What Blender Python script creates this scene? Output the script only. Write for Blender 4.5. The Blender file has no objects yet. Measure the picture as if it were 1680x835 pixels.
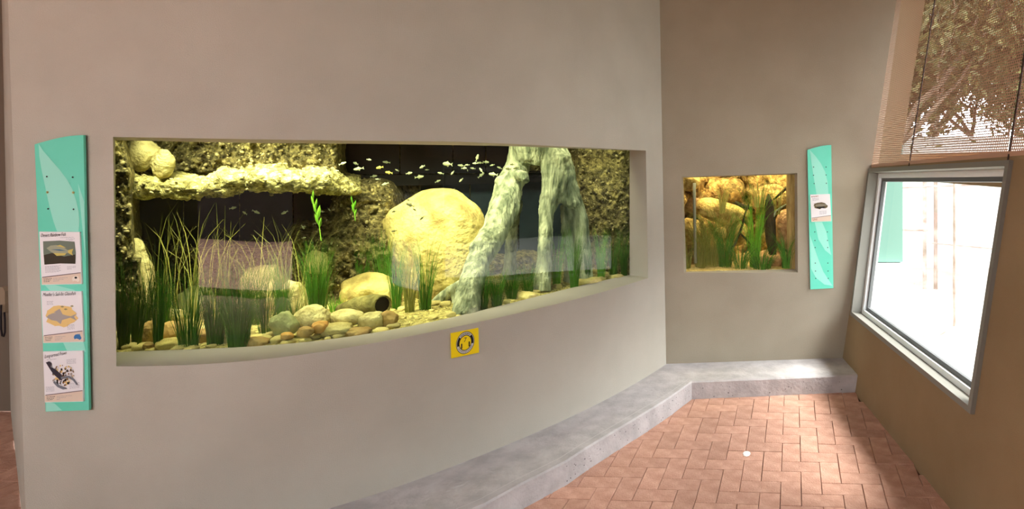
import bpy, bmesh, math, random
import numpy as np
from mathutils import Vector, Matrix, noise
random.seed(7)
sc = bpy.context.scene
COL = sc.collection

# ------------------------------------------------------------------ camera
F, CX, CY, EYE = 960.0, 1250.0, 264.0, 1.6
cd = bpy.data.cameras.new('camera'); cam = bpy.data.objects.new('camera', cd); COL.objects.link(cam)
cd.sensor_fit = 'HORIZONTAL'; cd.sensor_width = 36.0; cd.lens = 36.0 * F / 1680.0
cd.shift_x = -(CX - 840.0) / 1680.0; cd.shift_y = -(417.5 - CY) / 1680.0
cd.clip_start = 0.05; cd.clip_end = 200
cam.location = (0, 0, EYE); cam.rotation_euler = (math.pi / 2, 0, 0)
sc.camera = cam

# ------------------------------------------------------------------ world, sun, lamps, exposure
w = bpy.data.worlds.new('sky'); sc.world = w; w.use_nodes = True
bg = w.node_tree.nodes['Background']; bg.inputs[0].default_value = (0.92, 0.96, 1.0, 1); bg.inputs[1].default_value = 11.0
sl = bpy.data.lights.new('sun', 'SUN'); sun = bpy.data.objects.new('sun', sl); COL.objects.link(sun)
sl.energy = 15.0; sl.angle = math.radians(24); sl.color = (1.0, 0.97, 0.93)
SUN_DIR = Vector((-0.60, 0.06, -0.80))
sun.rotation_euler = SUN_DIR.to_track_quat('-Z', 'Y').to_euler()
sc.view_settings.view_transform = 'Standard'; sc.view_settings.look = 'None'
sc.view_settings.gamma = 1.0; sc.view_settings.use_curve_mapping = False
sc.view_settings.exposure = -0.10
sc.cycles.use_denoising = True
sc.cycles.max_bounces = 10; sc.cycles.transparent_max_bounces = 24; sc.cycles.diffuse_bounces = 6

def area_lamp(name, loc, size, size_y, power, color, direction, portal=False, spin=0.0, spread=180):
    l = bpy.data.lights.new(name, 'AREA'); o = bpy.data.objects.new(name, l); COL.objects.link(o)
    l.spread = math.radians(spread); l.shape = 'RECTANGLE'; l.size = size; l.size_y = size_y; l.energy = power; l.color = color
    o.location = loc
    q = Vector(direction).to_track_quat('-Z', 'Y')
    o.rotation_euler = (q @ Matrix.Rotation(spin, 3, 'Z').to_quaternion()).to_euler()
    if portal: l.cycles.is_portal = True
    return o

# ------------------------------------------------------------------ pixel -> place
def P(px, py, z): return Vector(((px - CX) / F * z, z, EYE - (py - CY) / F * z))
def ray_plane(px, py, p0, n, off=0.0):
    d = P(px, py, 1.0) - Vector((0, 0, EYE)); o = Vector((0, 0, EYE))
    t = (p0 - o).dot(n) / d.dot(n)
    return o + d * t + n * off
def fit(tab, deg):
    a = np.array(tab, float); c = np.polyfit((a[:, 0] - 600) / 400, a[:, 1], deg)
    return lambda x: float(np.polyval(c, (x - 600) / 400))
def lerp(tab):
    a = np.array(tab, float); return lambda x: float(np.interp(x, a[:, 0], a[:, 1]))
SILL = 0.79; SB = (EYE - SILL)
yb = fit([(30, 601.5), (110, 601.5), (189, 600.6), (356, 595), (480, 585), (521, 577.5), (586, 566), (690, 547), (739, 535.5), (804, 524), (855, 513), (911, 499), (965, 483), (1065, 453.5), (1090, 446)], 5)
yt = lerp([(0, 222), (184, 224.5), (380, 228), (480, 229.5), (600, 231), (740, 232), (850, 236.5), (1062, 247), (1100, 249)])
yib = fit([(188, 578), (331, 572), (480, 563.5), (636, 542), (740, 520.5), (883, 486), (1036, 450.5)], 4)
yit = lerp([(184, 230), (380, 234), (600, 236), (740, 238), (830, 239.5), (1040, 247)])
zw = lambda px: SB * F / (yb(px) - CY)
zg = lambda px: SB * F / (yib(px) - CY)
def kk(px): return np.interp(px, [20, 190, 1090], [0.035, 0.014, 0.018])
def W(s, h, inner=False):      # main wall point: column s, height h
    z = zw(s); py = CY + F * (EYE - h) / z
    return P(s + kk(s) * (py - CY), py, z)
def farz(px): return 4.34 / (1 - 0.099 * (px - CX) / F)
def FW(px, py, off=0.0):       # far wall
    return P(px, py, farz(px)) + Vector((0.0985, -0.995, 0)) * off
RX = lambda z, h: 0.58 + 0.163 * (4.45 - z) + 0.156 * h
R0 = Vector((RX(3, 0), 3, 0)); RN = Vector((-1, -0.163, 0.156)).normalized()   # into the room
def RW(px, py, off=0.0): return ray_plane(px, py, R0 + RN * off, RN)
def RP(z, h, off=0.0): return Vector((RX(z, h), z, h)) + RN * off

# ------------------------------------------------------------------ helpers
def lin(c):
    return tuple((v / 12.92 if v <= 0.04045 else ((v + 0.055) / 1.055) ** 2.4) for v in [x / 255.0 for x in c]) + (1,)
MATS = {}
def mat(name, rgb, rgb2=None, rough=0.8, nscale=8.0, bump=0.0, bscale=60.0, spec=0.3, metal=0.0, voronoi=False, rnd=0.0, island=False, detail=6.0, lo=0.35, hi=0.65, stretch=None, trans=0.0):
    if name in MATS: return MATS[name]
    m = bpy.data.materials.new(name); m.use_nodes = True; nt = m.node_tree; b = nt.nodes['Principled BSDF']
    b.inputs['Roughness'].default_value = rough; b.inputs['Metallic'].default_value = metal
    b.inputs['Specular IOR Level'].default_value = spec
    tc = nt.nodes.new('ShaderNodeTexCoord'); vec = tc.outputs['Object']
    if stretch:
        mp = nt.nodes.new('ShaderNodeMapping'); mp.inputs['Scale'].default_value = stretch
        nt.links.new(vec, mp.inputs['Vector']); vec = mp.outputs['Vector']
    col = None
    if rgb2 is not None:
        n = nt.nodes.new('ShaderNodeTexNoise'); n.inputs['Scale'].default_value = nscale; n.inputs['Detail'].default_value = detail
        nt.links.new(vec, n.inputs['Vector'])
        r = nt.nodes.new('ShaderNodeValToRGB'); r.color_ramp.elements[0].position = lo; r.color_ramp.elements[1].position = hi
        r.color_ramp.elements[0].color = lin(rgb); r.color_ramp.elements[1].color = lin(rgb2)
        nt.links.new(n.outputs['Fac'], r.inputs['Fac']); col = r.outputs['Color']
    if voronoi:
        v = nt.nodes.new('ShaderNodeTexVoronoi'); v.inputs['Scale'].default_value = voronoi
        nt.links.new(vec, v.inputs['Vector'])
        hs = nt.nodes.new('ShaderNodeSeparateColor'); nt.links.new(v.outputs['Color'], hs.inputs['Color'])
        mr = nt.nodes.new('ShaderNodeMapRange'); mr.inputs['To Min'].default_value = 0.45; mr.inputs['To Max'].default_value = 1.35
        nt.links.new(hs.outputs[0], mr.inputs['Value'])
        mx = nt.nodes.new('ShaderNodeMix'); mx.data_type = 'RGBA'; mx.blend_type = 'MULTIPLY'; mx.inputs[0].default_value = 1
        nt.links.new(col, mx.inputs[6]); nt.links.new(mr.outputs[0], mx.inputs[7]); col = mx.outputs[2]
    if rnd:
        src = nt.nodes.new('ShaderNodeNewGeometry').outputs['Random Per Island'] if island else nt.nodes.new('ShaderNodeObjectInfo').outputs['Random']
        mr = nt.nodes.new('ShaderNodeMapRange'); mr.inputs['To Min'].default_value = 1 - rnd; mr.inputs['To Max'].default_value = 1 + rnd
        nt.links.new(src, mr.inputs['Value'])
        mx = nt.nodes.new('ShaderNodeMix'); mx.data_type = 'RGBA'; mx.blend_type = 'MULTIPLY'; mx.inputs[0].default_value = 1
        if col is not None: nt.links.new(col, mx.inputs[6])
        else: mx.inputs[6].default_value = lin(rgb)
        nt.links.new(mr.outputs[0], mx.inputs[7]); col = mx.outputs[2]
    if col is not None: nt.links.new(col, b.inputs['Base Color'])
    else: b.inputs['Base Color'].default_value = lin(rgb)
    if bump:
        n2 = nt.nodes.new('ShaderNodeTexNoise'); n2.inputs['Scale'].default_value = bscale; n2.inputs['Detail'].default_value = 5
        nt.links.new(vec, n2.inputs['Vector'])
        bp = nt.nodes.new('ShaderNodeBump'); bp.inputs['Strength'].default_value = bump; bp.inputs['Distance'].default_value = 0.02
        nt.links.new(n2.outputs['Fac'], bp.inputs['Height']); nt.links.new(bp.outputs['Normal'], b.inputs['Normal'])
    MATS[name] = m; return m
def glass_mat(name, tint, ior=1.45):
    m = bpy.data.materials.new(name); m.use_nodes = True; nt = m.node_tree; nt.nodes.clear()
    o = nt.nodes.new('ShaderNodeOutputMaterial'); mx = nt.nodes.new('ShaderNodeMixShader'); lw = nt.nodes.new('ShaderNodeLayerWeight'); lw.inputs[0].default_value = 0.5; pw = nt.nodes.new('ShaderNodeMath'); pw.operation = 'POWER'; pw.inputs[1].default_value = 5.0; nt.links.new(lw.outputs['Facing'], pw.inputs[0]); f = nt.nodes.new('ShaderNodeMapRange'); f.inputs['To Min'].default_value = 1.2 * ((ior - 1) / (ior + 1)) ** 2; f.inputs['To Max'].default_value = 1.0; nt.links.new(pw.outputs[0], f.inputs['Value'])
    t = nt.nodes.new('ShaderNodeBsdfTransparent'); t.inputs[0].default_value = tint
    g = nt.nodes.new('ShaderNodeBsdfGlossy'); g.inputs['Roughness'].default_value = 0.0
    nt.links.new(f.outputs[0], mx.inputs[0]); nt.links.new(t.outputs[0], mx.inputs[1]); nt.links.new(g.outputs[0], mx.inputs[2]); nt.links.new(mx.outputs[0], o.inputs[0])
    return m

def link(name, me, m, parent=None):
    o = bpy.data.objects.new(name, me)
    if m is not None and not me.materials: me.materials.append(m)
    COL.objects.link(o)
    if parent is not None:
        o.parent = parent
        o.matrix_parent_inverse = Matrix.Translation(-parent.location) if parent.rotation_euler.to_matrix() == Matrix.Identity(3) else parent.matrix_basis.inverted()
    return o
def mk(name, verts, faces, m, parent=None, smooth=False):
    me = bpy.data.meshes.new(name); me.from_pydata([tuple(v) for v in verts], [], faces); me.update()
    if smooth: me.shade_smooth()
    return link(name, me, m, parent)
def tag(o, label=None, cat=None, group=None, kind=None):
    if label: o['label'] = label
    if cat: o['category'] = cat
    if group: o['group'] = group
    if kind: o['kind'] = kind
    return o
def empty(name, loc, label, cat, group=None):
    o = bpy.data.objects.new(name, None); o.location = loc; o.empty_display_size = 0.05; COL.objects.link(o)
    return tag(o, label, cat, group)
class MB:                       # gathers geometry for one mesh
    def __init__(s): s.v = []; s.f = []
    def quad(s, a, b, c, d): n = len(s.v); s.v += [a, b, c, d]; s.f.append((n, n + 1, n + 2, n + 3))
    def poly(s, pts): n = len(s.v); s.v += list(pts); s.f.append(tuple(range(n, n + len(pts))))
    def hexa(s, lo, hi):        # two loops of equal length -> closed prism
        n = len(s.v); k = len(lo); s.v += list(lo) + list(hi)
        s.f.append(tuple(range(n, n + k))[::-1]); s.f.append(tuple(range(n + k, n + 2 * k)))
        for i in range(k): j = (i + 1) % k; s.f.append((n + i, n + j, n + k + j, n + k + i))
    def box(s, x0, x1, y0, y1, z0, z1):
        s.hexa([Vector(p) for p in ((x0, y0, z0), (x1, y0, z0), (x1, y1, z0), (x0, y1, z0))], [Vector(p) for p in ((x0, y0, z1), (x1, y0, z1), (x1, y1, z1), (x0, y1, z1))])
    def tube(s, pts, rad, n=8, caps=True):
        pts = [Vector(p) for p in pts]; base = len(s.v); up = Vector((0.13, 0.31, 0.94))
        for i, p in enumerate(pts):
            t = (pts[min(i + 1, len(pts) - 1)] - pts[max(i - 1, 0)]).normalized()
            if i == 0:
                a = t.cross(up)
                if a.length < .4: a = t.cross(Vector((1, 0, 0)))
            else: a = a - t * a.dot(t)
            a.normalize(); b = t.cross(a); r = rad[i] if hasattr(rad, '__len__') else rad
            for k in range(n): an = 2 * math.pi * k / n; s.v.append(p + (a * math.cos(an) + b * math.sin(an)) * r)
        for i in range(len(pts) - 1):
            for k in range(n):
                k2 = (k + 1) % n; s.f.append((base + i * n + k, base + i * n + k2, base + (i + 1) * n + k2, base + (i + 1) * n + k))
        if caps:
            s.f.append(tuple(base + k for k in range(n))[::-1]); s.f.append(tuple(base + (len(pts) - 1) * n + k for k in range(n)))
    def build(s, name, m, parent=None, smooth=False): return mk(name, s.v, s.f, m, parent, smooth)

# ------------------------------------------------------------------ materials
WALL = mat('painted_render', (182, 177, 165), (189, 184, 172), rough=0.9, nscale=3, bump=0.25, bscale=300, spec=0.15)
WALLR = mat('painted_render_backlit', (142, 120, 90), (150, 128, 98), rough=0.9, nscale=3, bump=0.25, bscale=300, spec=0.15)  # same paint as WALL, with the backlit shade put into the colour
CEIL = mat('ceiling_paint', (200, 196, 190), rough=0.9)
CONC = mat('bench_concrete', (168, 164, 164), (190, 186, 186), rough=0.85, nscale=9, bump=0.3, bscale=45, spec=0.2)
MORTAR = mat('brick_joint_sand', (84, 58, 48), (104, 74, 62), rough=1, nscale=30)
BRICK = mat('clay_brick', (184, 140, 120), (206, 163, 142), rough=0.85, nscale=14, bump=0.4, bscale=120, rnd=0.10, spec=0.25)
BRICKI = mat('clay_brick_far', (184, 140, 120), (206, 163, 142), rough=0.85, nscale=14, rnd=0.10, island=True, spec=0.25)
TEAL = mat('teal_laminate', (104, 216, 188), (116, 222, 198), rough=0.35, nscale=3)
TEAL2 = mat('pale_teal_print', (156, 232, 214), rough=0.35)
PAPER = mat('card_white', (238, 236, 240), rough=0.5)
CREAM = mat('card_cream', (226, 206, 188), rough=0.5)
INK = mat('ink', (40, 36, 42), rough=0.6)
INKL = mat('faded_ink', (150, 146, 160), rough=0.6)
STEEL = mat('dull_steel', (120, 125, 110), rough=0.35, metal=0.8)
YEL = mat('sign_yellow', (250, 222, 20), rough=0.4)
BLK = mat('sign_black', (20, 18, 16), rough=0.5)
GREY = mat('sign_grey', (150, 150, 140), rough=0.5)
ROCKW = mat('conglomerate', (92, 84, 52), (176, 162, 104), rough=0.95, nscale=22, bump=1.0, bscale=90, voronoi=60)
LEDGE = mat('ledge_conglomerate', (140, 132, 78), (224, 214, 140), rough=0.95, nscale=26, bump=1.0, bscale=80, voronoi=70)
PEB = mat('embedded_pebble', (136, 122, 76), (196, 184, 134), rough=0.7, nscale=9, rnd=0.4, island=True)
LINER = mat('dark_liner', (34, 34, 42), (50, 48, 56), rough=0.6, nscale=5)
LINER2 = mat('blue_dark_liner', (36, 52, 62), (52, 68, 76), rough=0.6, nscale=4)
BOULD = mat('yellow_boulder', (150, 128, 72), (222, 204, 124), rough=0.9, nscale=9, lo=.3, hi=.6, bump=1.0, bscale=30, detail=8)
BOULD2 = mat('pale_stone', (156, 142, 88), (220, 208, 146), rough=0.85, nscale=16, lo=.3, hi=.6, bump=0.9, bscale=50)
STB = mat('brown_stone', (150, 118, 66), (190, 160, 98), rough=0.8, nscale=12, bump=0.4, bscale=60)
STG = mat('grey_green_stone', (134, 142, 92), (170, 176, 120), rough=0.8, nscale=12, bump=0.4, bscale=60)
STO = mat('orange_stone', (196, 140, 66), (214, 170, 96), rough=0.7, nscale=12, bump=0.3, bscale=60)
STR = mat('mixed_stone', (178, 160, 92), (216, 202, 136), rough=0.85, nscale=14, bump=0.4, bscale=60, rnd=0.25)
GRAV = mat('tank_gravel', (168, 152, 84), (220, 206, 130), rough=0.95, nscale=40, bump=1.0, bscale=110, voronoi=110)
DRIFT = mat('driftwood', (112, 122, 96), (206, 210, 174), rough=0.9, nscale=9, bump=1.0, bscale=26, stretch=(3, 3, 0.6), detail=10)
DRIFTD = mat('dark_driftwood', (44, 38, 30), (84, 72, 50), rough=0.9, nscale=12, bump=0.8, bscale=30, stretch=(3, 3, 0.8))
LOGM = mat('sunken_log', (110, 104, 58), (168, 158, 92), rough=0.9, nscale=14, bump=0.8, bscale=40)
def leafm(name, a, b): return mat(name, a, b, rough=0.5, nscale=2.5, rnd=0.25, island=True, spec=0.3)
REED = leafm('reed_green', (44, 96, 22), (96, 146, 40))
REEDD = leafm('reed_dark', (52, 92, 26), (100, 132, 42))
REEDO = leafm('reed_olive', (104, 110, 42), (160, 160, 76))
REEDB = leafm('reed_bright', (84, 160, 34), (150, 204, 60))
REEDY = leafm('reed_straw', (150, 146, 66), (206, 202, 112))
FISH = mat('silver_fish', (158, 168, 132), (196, 202, 164), rough=0.35, nscale=40, spec=0.6)
FISHD = mat('dark_fish', (88, 92, 58), (124, 124, 80), rough=0.45, nscale=40)
FISHY = mat('gold_fish', (178, 170, 70), (204, 196, 104), rough=0.4, nscale=40)
MESHM = mat('brown_perforated_metal', (190, 150, 126), rough=0.5, spec=0.4)
FRAME = mat('window_frame_metal', (132, 130, 122), rough=0.5, metal=0.3)
WHITE = mat('white_paint', (236, 240, 240), rough=0.5)

# ------------------------------------------------------------------ wall with the big tank's opening (wall_left)
CEILH = 3.3
def cols(a, b, n): return [a + (b - a) * i / n for i in range(n + 1)]
S0, S1 = 22.0, 1087.0
OA, OB = 186.0, 1060.0
cl = cols(S0, OA, 6) + cols(OA, OB, 40)[1:] + cols(OB, S1, 2)[1:]
def ot(s): return EYE - (yt(s) - CY) * zw(s) / F
mb = MB()
rows_full = [0, SILL, None, CEILH]
for a, b in zip(cl[:-1], cl[1:]):
    inside = a >= OA - 1e-6 and b <= OB + 1e-6
    for (h0, h1) in ((0, SILL), (SILL, 't'), ('t', CEILH)):
        if inside and h1 == 't': continue
        g = lambda s, h: W(s, ot(s) if h == 't' else h)
        mb.quad(g(a, h0), g(b, h0), g(b, h1), g(a, h1))
IA, IB = 189.0, 1033.0
def inner(s, top):
    z = zg(s)
    return P(s, yit(s) if top else CY + F * SB / z, z)
ic = cols(IA, IB, 40); oc = cols(OA, OB, 40)
for i in range(40):
    mb.quad(W(oc[i], SILL), W(oc[i + 1], SILL), inner(ic[i + 1], 0), inner(ic[i], 0))
    mb.quad(inner(ic[i], 1), inner(ic[i + 1], 1), W(oc[i + 1], ot(oc[i + 1])), W(oc[i], ot(oc[i])))
mb.quad(W(OA, SILL), inner(IA, 0), inner(IA, 1), W(OA, ot(OA)))
mb.quad(inner(IB, 0), W(OB, SILL), W(OB, ot(OB)), inner(IB, 1))
# end return at the left, going back beside the passage
bk = [P(17.5, CY + F * (EYE - h) / 3.74, 3.74) + Vector((-(h * 0.022), 0, 0)) for h in (0, CEILH)]
mb.quad(bk[0], W(S0, 0), W(S0, CEILH), bk[1])
o = mb.build('wall_left', WALL); tag(o, kind='structure')
bm = bmesh.new(); bm.from_mesh(o.data); bmesh.ops.remove_doubles(bm, verts=bm.verts, dist=1e-4); bm.to_mesh(o.data); bm.free()

# ------------------------------------------------------------------ far wall with the small tank's opening (wall_back)
SO = [(1118, 290), (1308, 284), (1309, 447), (1122, 447.5)]
SI = [(1121, 291.5), (1303.5, 286), (1304.5, 441.5), (1126, 445.5)]
mb = MB(); top = -130; bot = 640
L = lambda py: 1087 + 0.018 * (py - CY)
mb.quad(FW(L(bot), bot), FW(1122, bot), FW(*SO[3]), FW(L(447.5), 447.5))
mb.quad(FW(L(447.5), 447.5), FW(*SO[3]), FW(*SO[0]), FW(L(290), 290))
mb.quad(FW(L(290), 290), FW(*SO[0]), FW(1118, top), FW(L(top), top))
mb.quad(FW(1122, bot), FW(1309, bot), FW(*SO[2]), FW(*SO[3]))
mb.quad(FW(*SO[0]), FW(*SO[1]), FW(1308, top), FW(1118, top))
J = lambda py: float(np.interp(py, [-130, 0, 272, 587, 640], [1492, 1474, 1436, 1388, 1381])) + 5
mb.quad(FW(1309, bot), FW(J(bot), bot), FW(J(447), 447), FW(*SO[2]))
mb.quad(FW(*SO[2]), FW(J(447), 447), FW(J(284), 284), FW(*SO[1]))
mb.quad(FW(*SO[1]), FW(J(284), 284), FW(J(top), top), FW(1308, top))
ST = -0.06
def FI(px, py): return ray_plane(px, py, FW(1200, 300, ST), Vector((0.0985, -0.995, 0)))
for i in range(4):
    j = (i + 1) % 4; mb.quad(FW(*SO[i]), FW(*SO[j]), FI(*SI[j]), FI(*SI[i]))
tag(mb.build('wall_back', mat('painted_render_darker', (158, 149, 132), (164, 155, 138), rough=0.9, nscale=3, bump=0.25, bscale=300, spec=0.15)), kind='structure')  # same render finish as WALL in a darker tone

# ------------------------------------------------------------------ leaning right wall with window (wall_right)
FO = [(1428.5, 277), (1663, 263.5), (1599, 680), (1399, 517)]      # outer frame on the wall
mb = MB()
WO = [RW(*p) for p in FO]
zs = [WO[0].y, WO[1].y]
mtop = lambda z: 1.563 + (4.42 - z) / (4.42 - 2.554) * 0.074
zl, zr = 4.47, 2.64
hb_l, hb_r = WO[3].z, WO[2].z; ht_l, ht_r = WO[0].z, WO[1].z
def rq(z0, a0, b0, z1, a1, b1): mb.quad(RP(z0, a0), RP(z1, a1), RP(z1, b1), RP(z0, b0))
z3, z0_, z1_, z2_ = WO[3].y, WO[0].y, WO[1].y, WO[2].y
FAR = 4.6
mb.poly([RP(FAR, -.06), RP(z3, -.06), WO[3], WO[0], RP(z0_, mtop(z0_)), RP(FAR, mtop(FAR))])
mb.poly([RP(z3, -.06), RP(z2_, -.06), WO[2], WO[3]])
mb.poly([WO[0], WO[1], RP(z1_, mtop(z1_)), RP(z0_, mtop(z0_))])
mb.poly([RP(z2_, -.06), RP(2.2, -.06), RP(2.2, mtop(2.2)), RP(z1_, mtop(z1_)), WO[1], WO[2]])
# carries on towards and past the camera: low wall under the second window, pier at the end
WA, WB_, H0_, H1_, HC0, HC1 = 2.16, 0.95, 0.36, 1.33, 2.05, 3.05
zq = [2.2, WA, WB_, -1.0, -3.0]; hq = [-.06, H0_, H1_, HC0, HC1, CEILH]
for i_ in range(4):
    for j_ in range(5):
        if (i_ == 1 and j_ == 1): continue
        mb.quad(RP(zq[i_], hq[j_]), RP(zq[i_ + 1], hq[j_]), RP(zq[i_ + 1], hq[j_ + 1]), RP(zq[i_], hq[j_ + 1]))
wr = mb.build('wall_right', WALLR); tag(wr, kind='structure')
# give it thickness outwards
sm = wr.modifiers.new('thickness', 'SOLIDIFY'); sm.thickness = 0.12; sm.offset = 1.0 if (wr.data.polygons[0].normal.dot(RN) < 0) else -1.0

def ring(outer, inner_, d0, d1, name, m, parent):
    b_ = MB(); n = len(outer)
    for i in range(n):
        j = (i + 1) % n
        b_.hexa([outer[i] + RN * d0, outer[j] + RN * d0, inner_[j] + RN * d0, inner_[i] + RN * d0],
                [outer[i] + RN * d1, outer[j] + RN * d1, inner_[j] + RN * d1, inner_[i] + RN * d1])
    return b_.build(name, m, parent)
def inset(q, d):
    c = sum(q, Vector()) / len(q); out = []
    n = len(q)
    for i in range(n):
        a = (q[(i + 1) % n] - q[i]).normalized(); b = (q[i - 1] - q[i]).normalized()
        s = a.cross(b).length; out.append(q[i] + (a + b) * (d / s))
    return out
win = empty('window_1', WO[3], None, None); win['kind'] = 'structure'
bar = inset(WO, 0.028)
ring(WO, bar, -0.12, 0.022, 'frame', FRAME, win)
lin2 = inset(WO, 0.06); lin3 = inset(WO, 0.085)
ring(inset(WO, 0.02), lin2, -0.12, -0.055, 'inner_frame', WHITE, win)
ring(inset(WO, 0.055), lin3, -0.10, -0.075, 'glazing_bead', mat('bead_grey', (90, 92, 92), rough=0.5), win)
WG = glass_mat('window_glass', (0.97, 0.99, 0.98, 1))
mk('pane', [p - RN * 0.085 for p in lin2], [(0, 1, 2, 3)], WG, win)
# second window nearer the camera (outside the frame; its light comes in)
w2 = empty('window_2', RP(0.3, 0.5), None, None); w2['kind'] = 'structure'
Q2 = [RP(WA, H1_), RP(WB_, H1_), RP(WB_, H0_), RP(WA, H0_)]
ring(Q2, inset(Q2, 0.05), -0.12, 0.02, 'frame', FRAME, w2)
mk('pane', [p - RN * 0.06 for p in Q2], [(0, 1, 2, 3)], WG, w2)

# perforated screen above the window
def screen(z_from, z_to, name, parent):
    pit = 0.0155; rowh = pit * 0.8660; V = []; Fc = []
    up = Vector((0.156, 0, 1)); upl = 1.0
    H1 = 2.95
    nz = int((z_from - z_to) / pit); nh = int((H1 - 1.56) / rowh)
    r = pit * 0.315
    ang = [math.radians(30 + 60 * k) for k in range(6)]
    for j in range(nh):
        h = 1.572 + rowh * (j + 0.5)
        for i in range(nz):
            z = z_from - pit * (i + 0.5 + (0.5 if j % 2 else 0))
            if h < mtop(z) + 0.004: continue
            b0 = len(V)
            for a in ang: V.append((RX(z, h), z + math.cos(a) * pit * 0.5774, h + math.sin(a) * pit * 0.5774))
            for a in ang:
                q = (z + math.cos(a) * r, h + math.sin(a) * r); V.append((RX(*q), q[0], q[1]))
            for k in range(6):
                k2 = (k + 1) % 6; Fc.append((b0 + k, b0 + k2, b0 + 6 + k2, b0 + 6 + k))
    V = [(RX(y, z), y, z) for x, y, z in V]
    return mk(name, V, Fc, MESHM, parent)
scr = empty('perforated_screen', RP(3.4, 1.57), 'brown perforated metal screen of small holes above the sloping window', 'screen')
seams = [RW(1492, 268).y, RW(1655, 256).y]
edges = [4.47, seams[0], seams[1], 2.2]
for a, b in zip(edges[:-1], edges[1:]):
    s_ = screen(a - 0.004, b + 0.004, 'screen_panel', scr)
    s_['kind'] = 'stuff'
b_ = MB()
for z in seams:
    b_ = MB(); b_.hexa([RP(z + 0.006, 1.56, 0.002), RP(z - 0.006, 1.56, 0.002), RP(z - 0.006, 1.56, -0.004), RP(z + 0.006, 1.56, -0.004)],
                       [RP(z + 0.006, 2.95, 0.002), RP(z - 0.006, 2.95, 0.002), RP(z - 0.006, 2.95, -0.004), RP(z + 0.006, 2.95, -0.004)])
    b_.build('seam_strip', mat('seam_dark', (60, 40, 32), rough=0.6), scr)
b_ = MB(); e0, e1 = 4.47, 2.2
b_.hexa([RP(e0, mtop(e0) - 0.012, 0.0), RP(e1, mtop(e1) - 0.012, 0.0), RP(e1, mtop(e1) - 0.012, -0.05), RP(e0, mtop(e0) - 0.012, -0.05)],
        [RP(e0, mtop(e0) + 0.01, 0.004), RP(e1, mtop(e1) + 0.01, 0.004), RP(e1, mtop(e1) + 0.01, -0.05), RP(e0, mtop(e0) + 0.01, -0.05)])
b_.build('bottom_rail', MESHM, scr)
# wall above the window sits outside the screen, with a big opening in it
mb = MB()
def RB(z, h): return RP(z, h, -0.30)
o0, o1, oh0, oh1 = 4.62, 2.25, 1.70, 2.95
zz = [5.2, o0, o1, 2.2]; hh = [1.5, oh0, oh1, CEILH]
for i in range(3):
    for j in range(3):
        if i == 1 and j == 1: continue
        mb.quad(RB(zz[i], hh[j]), RB(zz[i + 1], hh[j]), RB(zz[i + 1], hh[j + 1]), RB(zz[i], hh[j + 1]))
mb.quad(RP(5.2, 1.55, -0.02), RP(2.2, 1.62, -0.02), RP(2.2, 1.62, -0.3), RP(5.2, 1.55, -0.3))
mb.quad(RP(4.75, 2.95, 0.0), RP(2.2, 2.95, 0.0), RP(2.2, CEILH, 0.0), RP(4.75, CEILH, 0.0))
mb.quad(RP(2.2, 1.5, 0.0), RP(2.2, CEILH, 0.0), RP(2.2, CEILH, -0.3), RP(2.2, 1.5, -0.3))
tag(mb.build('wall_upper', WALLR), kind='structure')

# ------------------------------------------------------------------ floor, ceiling, closing walls
mb = MB(); mb.poly([Vector(p) for p in ((-7, -3.0, -0.012), (RX(-3, 0), -3.0, -0.012), (RX(4.7, 0), 4.7, -0.012), (-7, 4.7, -0.012))])
tag(mb.build('floor', MORTAR), kind='structure')
mb = MB(); mb.poly([Vector(p) for p in ((-7.2, -3.2, CEILH), (RX(-3.2, CEILH) + 0.6, -3.2, CEILH), (RX(5.6, CEILH) + 0.6, 5.6, CEILH), (-7.2, 5.6, CEILH))])
tag(mb.build('ceiling', CEIL), kind='structure')
mb = MB(); mb.quad(Vector((-7, -3, 0)), Vector((-7, 5.6, 0)), Vector((-7, 5.6, CEILH)), Vector((-7, -3, CEILH))); tag(mb.build('wall_side', WALL), kind='structure')
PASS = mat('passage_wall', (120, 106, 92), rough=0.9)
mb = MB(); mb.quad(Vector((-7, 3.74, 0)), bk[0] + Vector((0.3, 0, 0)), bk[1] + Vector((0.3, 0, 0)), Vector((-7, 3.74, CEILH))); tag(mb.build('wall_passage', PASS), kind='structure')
# rear wall: low opening mirrored in the glass, high openings added for fill light
mb = MB(); xr = RX(-3, CEILH)
xq = [-7, -5.9, -1.75, 0.2, xr]; hq = [-.02, .08, 1.27, 2.1, 3.05, CEILH]
for i_ in range(4):
    for j_ in range(5):
        if (i_ == 1 and j_ in (1, 3)) or (i_ == 2 and j_ == 3): continue
        mb.quad(*[Vector((xq[a], -3, hq[b])) for a, b in ((i_, j_), (i_ + 1, j_), (i_ + 1, j_ + 1), (i_, j_ + 1))])
tag(mb.build('wall_front', WALL), kind='structure')

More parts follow.
